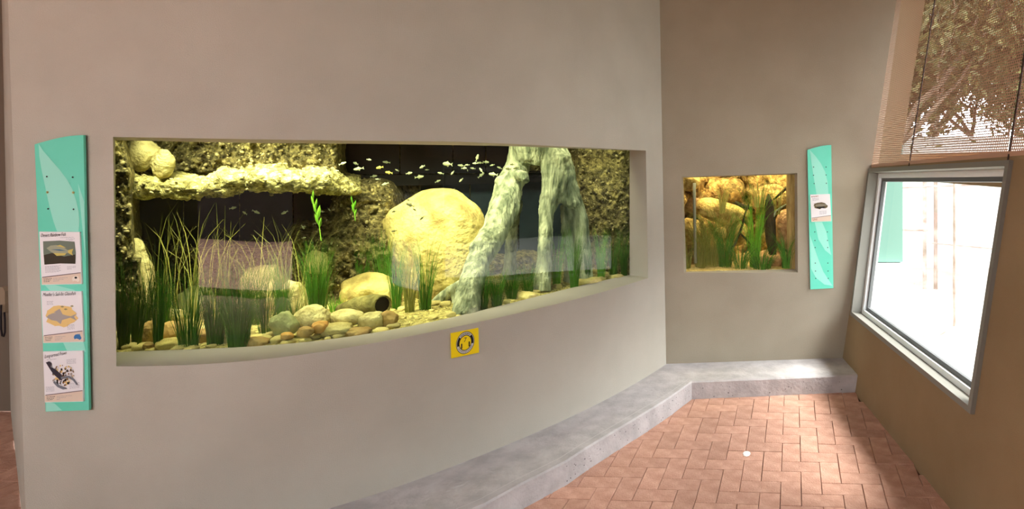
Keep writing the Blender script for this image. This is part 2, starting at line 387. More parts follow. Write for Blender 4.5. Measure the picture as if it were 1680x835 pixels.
# bricks, herringbone
BW, BG = 0.1, 0.0028
def brick_mesh(vert):
    lx, ly = (BW, 2 * BW) if vert else (2 * BW, BW)
    bm = bmesh.new(); bmesh.ops.create_cube(bm, size=1)
    for v in bm.verts: v.co = Vector(((v.co.x + .5) * (lx - BG) + BG / 2, (v.co.y + .5) * (ly - BG) + BG / 2, (v.co.z - .5) * 0.012))
    es = [e for e in bm.edges if all(v.co.z > -0.001 for v in e.verts)]
    bmesh.ops.bevel(bm, geom=es, offset=0.0022, segments=1, affect='EDGES')
    me = bpy.data.meshes.new('brick'); bm.to_mesh(me); bm.free(); me.materials.append(BRICK); return me
BM = [brick_mesh(0), brick_mesh(1)]
flr = bpy.data.objects['floor']
ROT = math.radians(3.0); cr, sr = math.cos(ROT), math.sin(ROT)
OX, OY = 0.1, 3.02
cand = []
for i in range(-72, 40):
    for j in range(-62, 30):
        r = (i - j) % 4
        if r not in (0, 3): continue
        lx, ly = i * BW, j * BW
        x = OX + lx * cr + ly * sr; y = OY - lx * sr + ly * cr
        xc, yc = x + 0.07, y + 0.07
        if yc > 4.5 or yc < -2.9 or xc < -6.9 or xc > RX(yc, 0) + 0.05: continue
        cand.append((x, y, r == 3))
def seen(c):
    x, y, v = c
    xc, yc = x + .07, y + .07
    if yc < 1.0: return 1e9
    px = CX + F * xc / yc; py = CY + F * EYE / yc
    s_b = CY + 0
    if px < -30 or px > 1720 or py > 930: return 1e8 + py
    # hidden behind the wall or bench?
    if 60 < px < 1085:
        if yc > zw(px) : return 1e7
        if px < 800: return 1e6 - yc
    if px <= 60 and yc > 3.85: return 1e7
    if yc > 4.12: return 1e7
    return yc
cand.sort(key=seen)
keep = [c for c in cand if seen(c) < 1e6][:296]
rest = [c for c in cand if c not in set(keep)]
for x, y, v in keep:
    b = bpy.data.objects.new('brick', BM[1 if v else 0]); COL.objects.link(b); b.parent = flr
    b.location = (x, y, random.uniform(-0.0012, 0.0012)); b.rotation_euler = (random.uniform(-.003, .003), random.uniform(-.003, .003), -ROT + random.uniform(-.006, .006))
mb = MB()
for x, y, v in rest:
    lx, ly = (BW, 2 * BW) if v else (2 * BW, BW)
    pts = [(BG / 2, BG / 2), (lx - BG / 2, BG / 2), (lx - BG / 2, ly - BG / 2), (BG / 2, ly - BG / 2)]
    q = [(x + a * cr + b * sr, y - a * sr + b * cr) for a, b in pts]; n = len(mb.v)
    mb.v += [Vector((a, b, 0)) for a, b in q] + [Vector((a, b, -0.012)) for a, b in q]
    mb.f.append((n, n + 1, n + 2, n + 3))
    for k in range(4): mb.f.append((n + k, n + 4 + k, n + 4 + (k + 1) % 4, n + (k + 1) % 4))
tag(mb.build('brick_paving', BRICKI, flr), kind='stuff')
# white spot on the paving
bm = bmesh.new(); c = P(1225, 745, F * EYE / (745 - CY))
vs = [bm.verts.new((c.x + math.cos(a) * 0.021 * (1 + .25 * noise.noise(Vector((math.cos(a) * 2, math.sin(a) * 2, 1)))), c.y + math.sin(a) * 0.030 * (1 + .3 * noise.noise(Vector((math.cos(a), math.sin(a) * 2, 5)))), 0.0022)) for a in [k * math.pi / 12 for k in range(24)]]
ex = bmesh.ops.extrude_face_region(bm, geom=[bm.faces.new(vs)])
for v in [g for g in ex['geom'] if isinstance(g, bmesh.types.BMVert)]: v.co.z += 0.0015; v.co.x = c.x + (v.co.x - c.x) * .8; v.co.y = c.y + (v.co.y - c.y) * .8
me = bpy.data.meshes.new('pale_spot'); bm.to_mesh(me); bm.free()
tag(link('white_spot', me, mat('chalky_white', (235, 232, 228), rough=0.9)), 'small round chalky white spot on the brick paving', 'pale_spot')

# ------------------------------------------------------------------ concrete bench
HB = EYE - 1.481
fr = [(857, 835), (929, 796), (964, 771), (1020, 735), (1071, 702), (1100, 682), (1135, 655)]
front = [P(px, py, F * EYE / (py - CY)) for px, py in fr]
wall_foot = []
ext = []
for s in (250, 330, 400, 480, 560, 640, 720):
    p = W(s, HB); q = W(s + 4, HB); t = (q - p); t.z = 0; t.normalize(); n = Vector((t.y, -t.x, 0))
    c = p + n * 0.43; ext.append(c)
ext = [c for c in ext if c.y < front[0].y - 0.12]
front = ext + front + [P(1404, 643, F * EYE / (643 - CY)), ]
back = []
for i, f in enumerate(front[:-1]):
    # matching point on the wall: nearest along the wall
    best = min((((W(s, HB) - f).xy.length, s) for s in range(120, 1088, 3)))
    back.append(best[1])
back[-1] = 1087; back[-2] = max(back[-2], 1060)
bpts = [W(s, HB) for s in back]
z_far = lambda X: 4.34 + .099 * X
def bench_top(f, h): return Vector((f.x, f.y, h))
mb = MB(); N = len(front)
bev = 0.008
for k in range(N - 2):
    a, b = front[k], front[k + 1]; A, B = bpts[k], bpts[k + 1]
    da = (A - a); da.z = 0; da.normalize(); db = (B - b); db.z = 0; db.normalize()
    a1 = Vector((a.x, a.y, HB - bev)); b1 = Vector((b.x, b.y, HB - bev)); a2 = Vector((a.x, a.y, HB)) + da * bev; b2 = Vector((b.x, b.y, HB)) + db * bev
    mb.quad(Vector((a.x, a.y, -0.01)), Vector((b.x, b.y, -0.01)), b1, a1); mb.quad(a1, b1, b2, a2)
    mb.quad(a2, b2, Vector((B.x, B.y, HB)) + db * 0.01, Vector((A.x, A.y, HB)) + da * 0.01)
c0 = front[-2]; c1 = front[-1]; c1r = Vector((RX(c1.y, HB) + .02, c1.y, 0)); fb0 = Vector((B.x, B.y, HB)) + db * 0.01; fb1 = Vector((0.64, z_far(.64) + .01, HB))
g = Vector((0, bev, 0))
mb.poly([b2, Vector((c0.x, c0.y, HB)) + g, fb0])
mb.poly([b1, Vector((c0.x, c0.y, HB - bev)), Vector((c0.x, c0.y, HB)) + g, b2])
mb.quad(Vector((c0.x, c0.y, -0.01)), Vector((c1r.x, c1r.y, -0.01)), Vector((c1r.x, c1r.y, HB - bev)), Vector((c0.x, c0.y, HB - bev)))
mb.quad(Vector((c0.x, c0.y, HB - bev)), Vector((c1r.x, c1r.y, HB - bev)), Vector((c1r.x, c1r.y, HB)) + g, Vector((c0.x, c0.y, HB)) + g)
mb.quad(Vector((c0.x, c0.y, HB)) + g, Vector((c1r.x, c1r.y, HB)) + g, fb1, fb0)
bench = mb.build('concrete_bench', None); bench.data.materials.append(CONC)
tag(bench, 'low grey concrete bench ledge along the foot of both beige walls', 'bench')
bench.data.materials[0] = CONC
gm = MB()
for k in range(N - 2):
    a, b = front[k], front[k + 1]; A, B = bpts[k], bpts[k + 1]
    da = (A - a); da.z = 0; da.normalize(); db = (B - b); db.z = 0; db.normalize()
    z0v = Vector((0, 0, HB + .0006)); fa = Vector((a.x, a.y, 0)); fb = Vector((b.x, b.y, 0))
    gm.quad(fa + da * .050 + z0v, fb + db * .050 + z0v, fb + db * .0525 + z0v, fa + da * .0525 + z0v)
gm.build('trowel_line', mat('trowel_pale', (206, 202, 200), rough=.8), bench)
# holes and chips in the bench front
PIT = mat('pit_dark', (70, 66, 70), rough=1)
mb = MB()
for k in range(26):
    x = random.uniform(c0.x + .03, 0.6); zz_ = random.uniform(0.01, HB - .02); y = c0.y + (c1r.y - c0.y) * (x - c0.x) / (c1r.x - c0.x) - 0.0008; r = random.uniform(.0015, .0042)
    mb.poly([Vector((x + math.cos(a) * r * random.uniform(.7, 1.3), y, zz_ + math.sin(a) * r * random.uniform(.7, 1.3))) for a in [q * math.pi / 3.5 for q in range(7)]])
for k in range(60):
    i_ = rr_i = random.randrange(max(0, N - 7), N - 2); a, b = front[i_], front[i_ + 1]; t = random.random(); p = a.lerp(b, t); e = (b - a); e.z = 0; e.normalize(); nn_ = Vector((e.y, -e.x, 0)); zz_ = random.uniform(.012, HB - .02); rd = random.uniform(.0012, .0034)
    mb.poly([Vector((p.x, p.y, zz_)) + nn_ * .0008 + e * math.cos(q_) * rd * random.uniform(.7, 1.4) + Vector((0, 0, math.sin(q_) * rd * random.uniform(.7, 1.3))) for q_ in [q * math.pi / 3.5 for q in range(7)]])
o = mb.build('pock_marks', PIT, bench); o['kind'] = 'stuff'

# ------------------------------------------------------------------ interpretation boards, sign
class Plane:
    def __init__(s, corners, off=0.0):
        a, b, c = corners[0], corners[1], corners[3]
        s.n = (b - a).cross(c - a).normalized(); s.p = a.copy()
        if s.n.dot(Vector((0, 0, EYE)) - a) < 0: s.n = -s.n
    def pt(s, px, py, d=0.0):
        q = ray_plane(px, py, s.p, s.n); return q + s.n * d
    def poly(s, pts, d, m, name, parent): return mk(name, [s.pt(x, y, d) for x, y in pts], [tuple(range(len(pts)))], m, parent)
    def slab(s, pts, d0, d1, m, name, parent=None):
        b = MB(); b.hexa([s.pt(x, y, d0) for x, y in pts], [s.pt(x, y, d0) + s.n * (d1 - d0) for x, y in pts]); return b.build(name, m, parent)
def text_mesh(txt, size=1.0, shear=0.0):
    cu = bpy.data.curves.new('lettering', 'FONT'); cu.body = txt; cu.size = size; cu.shear = shear; cu.resolution_u = 3
    o = bpy.data.objects.new('lettering', cu); COL.objects.link(o); bpy.context.view_layer.update()
    me = bpy.data.meshes.new_from_object(o); bpy.data.objects.remove(o); return me
def put_text(pl, txt, p0, p1, hgt, d, m, parent, shear=0.0, name='lettering'):
    me = text_mesh(txt, 1.0, shear); xs = [v.co.x for v in me.vertices]; w_ = max(xs); 
    for v in me.vertices:
        u, q = v.co.x / w_, v.co.y
        v.co = pl.pt(p0[0] + (p1[0] - p0[0]) * u, p0[1] + (p1[1] - p0[1]) * u - q * hgt, d)
    return link(name, me, m, parent)
def marks(pl, rows, d, m, parent, name='printed_lines', th=0.55, seed=1):
    rnd_ = random.Random(seed); b = MB()
    for (x0, y0, x1, y1) in rows:
        x = x0
        while x < x1 - .6:
            L_ = min(rnd_.uniform(.9, 3.4), x1 - x); ya = y0 + (y1 - y0) * (x - x0) / (x1 - x0); yo = ya + rnd_.uniform(-.12, .12)
            b.quad(*[pl.pt(a, c, d) for a, c in ((x, yo + th / 2), (x + L_, yo + th / 2), (x + L_, yo - th / 2), (x, yo - th / 2))])
            x += L_ + rnd_.uniform(.45, .8)
    o = b.build(name, m, parent); o['kind'] = 'stuff'; return o
def arc_top(xl, yl, xr, yr, n=10):
    out = []
    for k in range(n + 1):
        u = k / n; out.append((xl + (xr - xl) * u, yl + (yr - yl) * math.sin(u * math.pi / 2)))
    return out
def board(corners_px, top, wallpts, label, group=None):
    pl = Plane([p for p in wallpts])
    pts = top + corners_px
    root = empty('information_board', pl.pt(*corners_px[-1]), label, 'sign', group)
    pl.slab(pts, 0.008, 0.016, TEAL, 'backboard', root)
    return pl, root
def wp(px, py):                  # point on the main wall below a pixel
    s = px
    for _ in range(6): s = px - kk(s) * (py - CY)
    return P(px, py, zw(s))
lp, lroot = board([(153.5, 670), (83, 672.5)], arc_top(65, 237, 144.5, 222), [wp(65, 237), wp(144.5, 222), wp(153.5, 670), wp(83, 672.5)],
                  'tall teal information board with three cards, left of the big aquarium')
D = 0.0168
def smooth_leaf(pl, pts, parent): return pl.poly(pts, D, TEAL2, 'pale_leaf_print', parent)
smooth_leaf(lp, [(72, 236), (79, 247), (92, 262), (106, 278), (118, 294), (127, 310), (133, 328), (137, 346), (138.5, 362), (137, 379), (102, 379), (96, 362), (90, 340), (84, 312), (77, 280), (73, 256)], lroot)
smooth_leaf(lp, [(82, 466), (98, 466), (130, 474), (132, 477), (92, 477)], lroot)
smooth_leaf(lp, [(112, 560), (145, 558), (149, 575), (118, 573)], lroot)
smooth_leaf(lp, [(84, 655), (98, 659), (110, 670), (84, 672)], lroot)
smooth_leaf(lp, [(136, 300), (146, 330), (149, 430), (146, 400), (141, 350)], lroot)
def dots(pl, pts, r, parent, m=BLK, name='screw_hole'):
    for x, y in pts:
        b = MB(); ring_ = [(x + math.cos(a) * r, y + math.sin(a) * r) for a in [k * math.pi / 4 for k in range(8)]]
        b.hexa([pl.pt(p, q, D - .002) for p, q in ring_], [pl.pt(p, q, D + .0008) for p, q in ring_]); b.build(name, m, parent)
dots(lp, [(85.5, 289.5), (127.5, 290.5), (87.5, 342), (129, 342.7)], 1.3, lroot)
BRASS = mat('screw_brass', (196, 186, 120), rough=0.3, metal=0.6)
dots(lp, [(86.5, 315), (128.5, 315.5)], 2.0, lroot, BRASS, 'screw')
dots(lp, [(87.2, 315.3), (129.2, 315.8)], 1.0, lroot, BLK, 'screw_slot')
def card(pl, q, label, root_label_cat='card'):
    # q: TL, TR, BR, BL pixel corners
    root = empty('species_card', pl.pt(*q[3]), label, 'card', None)
    pl.slab(q, 0.0165, 0.0215, PAPER, 'card_face', root)
    def M(u, v): # bilinear in card
        a = (q[0][0] + (q[1][0] - q[0][0]) * u, q[0][1] + (q[1][1] - q[0][1]) * u); b = (q[3][0] + (q[2][0] - q[3][0]) * u, q[3][1] + (q[2][1] - q[3][1]) * u)
        return (a[0] + (b[0] - a[0]) * v, a[1] + (b[1] - a[1]) * v)
    pl.poly([M(0.01, .86), M(.99, .79), M(.99, .99), M(.01, .99)], 0.0222, CREAM, 'cream_band', root)
    pl.poly([M(0.03, .85), M(.99, .775), M(.99, .79), M(.03, .865)], 0.0224, mat('rule_brown', (110, 92, 96), rough=.7), 'rule_line', root)
    return root, M
def blob(M, cu, cv, ru, rv, n=22, amp=.18, seed=0):
    return [M(cu + math.cos(a) * ru * (1 + amp * noise.noise(Vector((math.cos(a) * 2, math.sin(a) * 2, seed)))), cv + math.sin(a) * rv * (1 + amp * noise.noise(Vector((math.cos(a) * 2, math.sin(a) * 2, seed + 9))))) for a in [2 * math.pi * k / n for k in range(n)]]
dk = 0.0224
DARKPIC = mat('picture_dark', (58, 52, 40), rough=.6); MIDPIC = mat('picture_grey_green', (112, 124, 110), rough=.6)
FB = mat('print_fish_grey', (160, 164, 140), rough=.6); FY = mat('print_fish_yellow', (206, 190, 104), rough=.6); FBL = mat('print_blue', (70, 110, 140), rough=.6)
BLUE = mat('map_blue', (60, 120, 180), rough=.6); SAND = mat('print_sand', (232, 200, 130), rough=.6); FG = mat('print_fish_silver', (168, 160, 156), rough=.6)
# card 1
c1, M = card(lp, [(75.5, 379), (141, 379.5), (144.5, 464), (79.5, 465.5)], 'top card on left board with dark photo-like picture of yellow-finned fish')
put_text(lp, 'Desert Rainbow Fish', M(.04, .10), M(.66, .075), 8.0, dk, INK, c1, .25)
MM = M
lp.poly([M(.09, .18), M(.5, .165), M(.87, .185), M(.89, .4), M(.87, .61), M(.5, .60), M(.10, .62), M(.085, .4)], dk, MIDPIC, 'picture', c1)
lp.poly([M(.09, .44), M(.3, .40), M(.6, .47), M(.88, .43), M(.87, .61), M(.5, .60), M(.10, .62)], dk + .0003, DARKPIC, 'picture_foreground', c1)
lp.poly([M(.17, .31), M(.28, .26), M(.42, .25), M(.6, .29), M(.70, .35), M(.84, .32), M(.80, .39), M(.82, .45), M(.71, .40), M(.60, .42), M(.42, .43), M(.28, .38)], dk + .0006, FB, 'painted_fish', c1)
lp.poly([M(.34, .40), M(.66, .405), M(.62, .445), M(.42, .455)], dk + .0009, FY, 'painted_fin', c1)
lp.poly([M(.42, .265), M(.52, .245), M(.66, .30), M(.58, .295)], dk + .0009, FY, 'painted_fin', c1)
lp.poly([M(.70, .35), M(.84, .32), M(.80, .39), M(.82, .45), M(.71, .40)], dk + .0009, FY, 'painted_tail', c1)
lp.poly([M(.28, .335), M(.5, .33), M(.66, .36), M(.5, .36)], dk + .0009, FBL, 'painted_stripe', c1)
marks(lp, [(*M(.52, .11), *M(.86, .10)), (*M(.66, .135), *M(.88, .13)), (*M(.74, .155), *M(.84, .15))] + [(*M(.11, .655 + k * .022), *M(.50 - .04 * (k % 2), .64 + k * .022)) for k in range(6)] + [(*M(.66, .66 + k * .024), *M(.88 - .1 * (k == 2), .655 + k * .024)) for k in range(3)], dk, INKL, c1, seed=3)
marks(lp, [(*M(.06, .885 + k * .028), *M(.27 - .03 * k, .88 + k * .028)) for k in range(3)], dk + .0002, INK, c1, seed=4, th=.8, name='bold_lines')
marks(lp, [(*M(.30, .88 + k * .028), *M(.66 - .1 * k, .87 + k * .028)) for k in range(3)], dk + .0002, INKL, c1, seed=5)
MAPL = mat('map_pale', (238, 228, 216), rough=.6)
def ausmap(pl, M, fill, cx=.86, cy=.895, parent=None, dot=INK):
    A = [(-.09, .01), (-.07, -.03), (-.03, -.05), (0, -.045), (.02, -.06), (.045, -.04), (.06, -.065), (.075, -.02), (.1, .02), (.09, .045), (.05, .065), (.02, .045), (-.03, .035), (-.07, .05)]
    pl.poly([M(cx + a, cy + b) for a, b in A], dk + .0002, fill, 'map', parent)
ausmap(lp, M, MAPL, parent=c1); lp.poly(blob(M, .87, .875, .035, .02), dk + .0006, BLK, 'map_mark', c1)
# card 2
c2, M = card(lp, [(78.5, 475.5), (144, 476), (147.5, 558), (82, 560)], 'middle card on left board with silver fish drawn on a yellow patch')
put_text(lp, "Mueller's Sail-fin Glassfish", M(.04, .10), M(.86, .07), 8.0, dk, INK, c2, .25)
lp.poly(blob(M, .47, .48, .38, .20, seed=3, amp=.5), dk, SAND, 'painted_patch', c2)
lp.poly([M(.11, .50), M(.18, .455), M(.28, .425), M(.38, .42), M(.5, .445), M(.62, .475), M(.72, .49), M(.88, .435), M(.80, .50), M(.86, .575), M(.71, .515), M(.6, .54), M(.48, .565), M(.36, .58), M(.24, .56)], dk + .0003, FG, 'painted_fish', c2)
lp.poly([M(.3, .41), M(.45, .34), M(.52, .45)], dk + .0004, FG, 'painted_fin', c2)
lp.poly([M(.5, .56), M(.36, .575), M(.46, .64)], dk + .0004, FG, 'painted_fin', c2)
for (u, v) in ((.52, .30), (.60, .35), (.76, .29)):
    lp.poly([M(u - .05, v), M(u, v - .018), M(u + .05, v), M(u, v + .018)], dk + .0004, FY if 0 else mat('print_olive', (150, 140, 100), rough=.6), 'painted_small_fish', c2)
marks(lp, [(*M(.14, .20 + k * .028), *M(.3, .195 + k * .028)) for k in range(3)] + [(*M(.62, .66 + k * .026), *M(.80, .65 + k * .026)) for k in range(4)], dk + .0005, INKL, c2, seed=6)
marks(lp, [(*M(.06, .89 + k * .03), *M(.26 - .03 * k, .885 + k * .03)) for k in range(3)], dk + .0002, INK, c2, seed=7, th=.8, name='bold_lines')
marks(lp, [(*M(.30, .885 + k * .03), *M(.56 - .06 * k, .88 + k * .03)) for k in range(3)], dk + .0002, INKL, c2, seed=8)
ausmap(lp, M, BLUE, parent=c2)
# card 3
c3, M = card(lp, [(81.5, 574), (146, 572.5), (147, 655), (84.5, 656.5)], 'bottom card on left board with dark prawn drawn on speckled gravel')
put_text(lp, 'Long-armed Prawn', M(.04, .13), M(.60, .06), 8.0, dk, INK, c3, .25)
rr = random.Random(3); cols_ = [SAND, BLK, FG, mat('print_brown', (130, 96, 60), rough=.6), PAPER]
bb = {}
for k in range(110):
    a = rr.uniform(0, 6.28); q = math.sqrt(rr.random()); u, v = .50 + .30 * q * math.cos(a), .47 + .20 * q * math.sin(a)
    m_ = cols_[k % 5]; b = bb.setdefault(m_.name, (MB(), m_))[0]; s_ = rr.uniform(.012, .03)
    b.poly([lp.pt(*M(u + math.cos(t) * s_, v + math.sin(t) * s_), dk + .0001 + .00001 * k) for t in [i * math.pi / 3 for i in range(6)]])
for nm, (b, m_) in bb.items(): o = b.build('painted_pebbles', m_, c3); o['kind'] = 'stuff'
lp.poly([M(.08, .21), M(.16, .19), M(.22, .23), M(.20, .30), M(.34, .36), M(.44, .44), M(.52, .52), M(.46, .58), M(.34, .50), M(.24, .42), M(.16, .32)], dk + .0014, mat('print_prawn', (52, 46, 58), rough=.6), 'painted_prawn', c3)
lp.poly([M(.45, .50), M(.66, .48), M(.80, .56), M(.88, .66), M(.85, .67), M(.76, .58), M(.64, .52), M(.46, .55)], dk + .0015, mat('print_claw', (120, 124, 134), rough=.6), 'painted_claw', c3)
lp.poly([M(.28, .58), M(.40, .66), M(.58, .72), M(.60, .74), M(.50, .75), M(.36, .70), M(.25, .61)], dk + .0015, mat('print_claw', (120, 124, 134), rough=.6), 'painted_claw', c3)
marks(lp, [(*M(.60, .17 + k * .026), *M(.84, .155 + k * .026)) for k in range(4)] + [(*M(.05, .70 + k * .026), *M(.27, .695 + k * .026)) for k in range(4)] + [(*M(.66, .64 + k * .03), *M(.93, .62 + k * .03)) for k in range(4)] + [(*M(.1, .16), *M(.36, .145))], dk + .0005, INKL, c3, seed=9)
marks(lp, [(*M(.06, .89 + k * .03), *M(.28 - .03 * k, .885 + k * .03)) for k in range(3)], dk + .0002, INK, c3, seed=10, th=.8, name='bold_lines')
marks(lp, [(*M(.32, .885 + k * .03), *M(.72 - .15 * k, .875 + k * .03)) for k in range(3)], dk + .0002, INKL, c3, seed=11)
# right board
rp_, rroot = board([(1366.5, 472), (1329, 474)], arc_top(1324, 246, 1363, 238), [FW(1324, 246), FW(1363, 238), FW(1366.5, 472), FW(1329, 474)],
                   'tall teal information board with one card, right of the small aquarium')
smooth_leaf(rp_, [(1328, 246), (1337, 256), (1346, 268), (1353, 282), (1357, 298), (1358.5, 318), (1339, 319), (1335, 295), (1331, 270)], rroot)
smooth_leaf(rp_, [(1336, 364), (1348, 364), (1355, 380), (1359, 400), (1363, 418), (1353, 410), (1342, 392)], rroot)
smooth_leaf(rp_, [(1328, 385), (1335, 405), (1342, 425), (1350, 445), (1365, 468), (1352, 466), (1338, 455), (1330, 440)], rroot)
dots(rp_, [(1334, 274), (1354.5, 274), (1334, 287.5), (1354.5, 287), (1335, 301), (1355, 300.5)] + [(1336 + k * .3 + c * 20.5, y) for k, y in enumerate((380, 394, 405.5, 431, 444, 456)) for c in (0, 1)], 0.85, rroot)
c4, M = card(rp_, [(1328.5, 319), (1360.5, 318), (1363, 362.5), (1330.5, 363.5)], 'single card with dark oval creature picture on the right board')
rp_.poly(blob(M, .5, .42, .36, .12, seed=5, amp=.5), dk, mat('print_turtle_brown', (104, 90, 66), rough=.6), 'painted_creature', c4)
rp_.poly(blob(M, .52, .40, .28, .045, seed=7, amp=.5), dk + .0003, mat('print_turtle_grey', (140, 132, 116), rough=.6), 'painted_highlight', c4)
rp_.poly(blob(M, .5, .48, .24, .03, seed=8, amp=.5), dk + .0003, BLK, 'painted_underside', c4)
marks(rp_, [(*M(.05, .08), *M(.42, .06))], dk + .0003, mat('red_ink', (150, 80, 60), rough=.6), c4, seed=12, th=1.1, name='heading_line')
marks(rp_, [(*M(.10, .14 + k * .035), *M(.42, .13 + k * .035)) for k in range(3)] + [(*M(.42, .62 + k * .035), *M(.78, .61 + k * .035)) for k in range(4)], dk + .0003, INKL, c4, seed=13, th=.45)
marks(rp_, [(*M(.06, .90 + k * .04), *M(.3, .89 + k * .04)) for k in range(2)], dk + .0003, mat('red_ink', (150, 80, 60), rough=.6), c4, seed=14, th=.7, name='bold_lines')
# yellow sign
sq = [(739, 546.5), (784, 537.5), (785, 578), (740, 587.5)]
sp = Plane([wp(*p) for p in sq])
sroot = empty('audio_sign', sp.pt(*sq[3]), 'small yellow square sign with black ring, numeral 7 and headphone marks', 'sign')
sp.slab(sq, 0.0, 0.006, YEL, 'sign_plate', sroot)
cxs, cys = 762.3, 561.8; d = 0.0064
def circ(r0, r1, a0, a1, m, name, dd, n=40):
    b = MB()
    sx, sy, shx = 0.80, 0.97, -0.20
    def q(r, a): x, y = r * math.cos(a), r * math.sin(a); return sp.pt(cxs + x * sx, cys + y * sy + x * shx, dd)
    for k in range(n):
        t0 = a0 + (a1 - a0) * k / n; t1 = a0 + (a1 - a0) * (k + 1) / n
        b.quad(q(r0, t0), q(r0, t1), q(r1, t1), q(r1, t0))
    b.build(name, m, sroot)
R_ = 18.8
circ(R_ * .0, R_ * 1.0, 0, 2 * math.pi, BLK, 'ring', d)
circ(R_ * .0, R_ * .95, 0, 2 * math.pi, mat('sign_pale', (205, 205, 200), rough=.5), 'ring_fill', d + .0003)
circ(R_ * .0, R_ * .70, 0, 2 * math.pi, BLK, 'ring', d + .0006)
circ(R_ * .0, R_ * .635, 0, 2 * math.pi, YEL, 'disc', d + .0009)
circ(R_ * .70, R_ * .90, -.75, .25, BLK, 'headband', d + .0009, 12)
circ(R_ * .70, R_ * .90, math.pi - .25, math.pi + .75, BLK, 'headband', d + .0009, 12)
for ac, sp_ in ((-math.pi / 2, .62), (math.pi / 2, 1.0)):
    for k in range(11): 
        a = ac - sp_ + 2 * sp_ * k / 10; circ(R_ * .76, R_ * .87, a - .035, a + .028, INK, 'ring_text', d + .0012, 1)
put_text(sp, '7', (759.3, 561), (764.6, 560), 10.5, d + .0012, INK, sroot, 0.1, 'numeral')
for x, y in ((756.3, 567.6), (768.8, 563.8)):
    sp.poly([(x - 1.2, y - 4), (x + 1.0, y - 4.3), (x + 1.0, y + 3.8), (x - 1.2, y + 4.2)], d + .0012, INK, 'earpiece', sroot)
# thing hanging in the passage at the left edge
hk = empty('wall_hook', P(3, 515, 3.70), 'beige wall bracket with dark looped strap hanging in passage at left edge', 'bracket')
b = MB(); z_ = 3.69
b.hexa([P(x, y, z_) for x, y in ((-6, 500), (5, 514), (8.5, 513), (8, 478), (4, 471), (-6, 471))], [P(x, y, z_) + Vector((0, .045, 0)) for x, y in ((-6, 500), (5, 514), (8.5, 513), (8, 478), (4, 471), (-6, 471))])
b.build('bracket', mat('beige_plastic', (160, 140, 118), rough=.5), hk)
b = MB(); b.tube([P(x, y, z_ - .015) for x, y in ((2, 500), (1.5, 520), (1.8, 540), (3.5, 551), (6, 552), (8, 545), (8, 525), (7, 512))], 0.0045, 8)
b.build('strap', mat('dark_strap', (36, 28, 34), rough=.5), hk)

# ------------------------------------------------------------------ the big aquarium
AQ = empty('aquarium', inner(IA, 0), 'large wide aquarium with pebbly rock, boulders and reeds behind curved glass', 'aquarium')
TG = glass_mat('aquarium_glass', (0.94, 0.98, 0.90, 1), 1.5)
b = MB(); n = 48; gv = []
for s in cols(IA - 1, IB + 1, n): gv += [inner(s, 0) + Vector((0, 0.004, -0.004)), inner(s, 1) + Vector((0, 0.004, 0.004))]
gf = [(2 * i, 2 * i + 2, 2 * i + 3, 2 * i + 1) for i in range(n)]
mk('glass_pane', gv, gf, TG, AQ, True)
def T(px, D, h):               # tank point: column, depth behind glass, height
    z = zg(px) + D; return Vector(((px - CX) / F * z, z, h))
def bedh(px, D): return SILL - 0.015 + 0.035 * max(D, 0) + 0.012 * noise.noise(Vector((px / 40, D * 6, 3)))
def bed_at(px, py):            # depth behind the glass where the ray of a pixel meets the gravel bed
    D = 0.0
    for _ in range(25):
        z = (EYE - bedh(px, D)) * F / (py - CY); D = max(0.02, min(1.2, z - zg(px)))
    return D
BIG = 1.25
# gravel bed
nx, nd = 170, 40; V = []; Fc = []
for i in range(nx + 1):
    px = 176 + (1050 - 176) * i / nx
    for j in range(nd + 1):
        D = BIG * (j / nd); V.append(T(px, D, bedh(px, D) + .004 * noise.noise(Vector((px / 3, D * 60, 0)))))
for i in range(nx):
    for j in range(nd): a = i * (nd + 1) + j; Fc.append((a, a + nd + 1, a + nd + 2, a + 1))
o = mk('gravel_bed', V, Fc, GRAV, AQ, True); o['kind'] = 'stuff'
# shell
HOOD = mat('hood_dark', (60, 58, 52), rough=.9)
b = MB(); cs = cols(176, 1050, 30)
for p, q in zip(cs[:-1], cs[1:]):
    b.quad(T(p, BIG, 0.7), T(q, BIG, 0.7), T(q, BIG, 2.05), T(p, BIG, 2.05))
    b.quad(T(p, -.02, 2.05), T(p, BIG, 2.05), T(q, BIG, 2.05), T(q, -.02, 2.05))
    b.quad(T(p, -.02, 2.05), T(q, -.02, 2.05), T(q, -.02, 1.71), T(p, -.02, 1.71))
    b.quad(T(p, 0, 0.7), T(q, 0, 0.7), T(q, BIG, 0.7), T(p, BIG, 0.7))
    b.quad(T(p, 0.006, 0.7), T(q, 0.006, 0.7), T(q, 0.006, .785), T(p, 0.006, .785))
for p in (176, 1050): b.quad(T(p, -.02, .7), T(p, BIG, .7), T(p, BIG, 2.05), T(p, -.02, 2.05))
b.build('tank_shell', HOOD, AQ)
# liner panels in the recesses (two rows)
def panel_(p0, p1, D, h0, h1, m, name='liner_panel'):
    b = MB(); k = 6; g_ = cols(p0, p1, k)
    for a, c in zip(g_[:-1], g_[1:]):
        b.hexa([T(a, D, h0), T(c, D, h0), T(c, D + .015, h0), T(a, D + .015, h0)], [T(a, D, h1), T(c, D, h1), T(c, D + .015, h1), T(a, D + .015, h1)])
    b.build(name, m, AQ)
for p0, p1 in ((545, 655), (657, 742), (744, 796), (798, 860), (862, 940)):
    panel_(p0, p1, 0.98, 1.515, 1.80, LINER)
for p0, p1 in ((690, 770), (772, 850), (852, 935)): panel_(p0, p1, 1.02, 0.9, 1.44, LINER2)
panel_(560, 940, 0.93, 1.44, 1.51, mat('black_rail', (14, 14, 16), rough=.6), 'liner_rail')
for p0, p1 in ((225, 300), (302, 392), (394, 480), (482, 560)): panel_(p0, p1, 0.98, 0.9, 1.62, LINER)
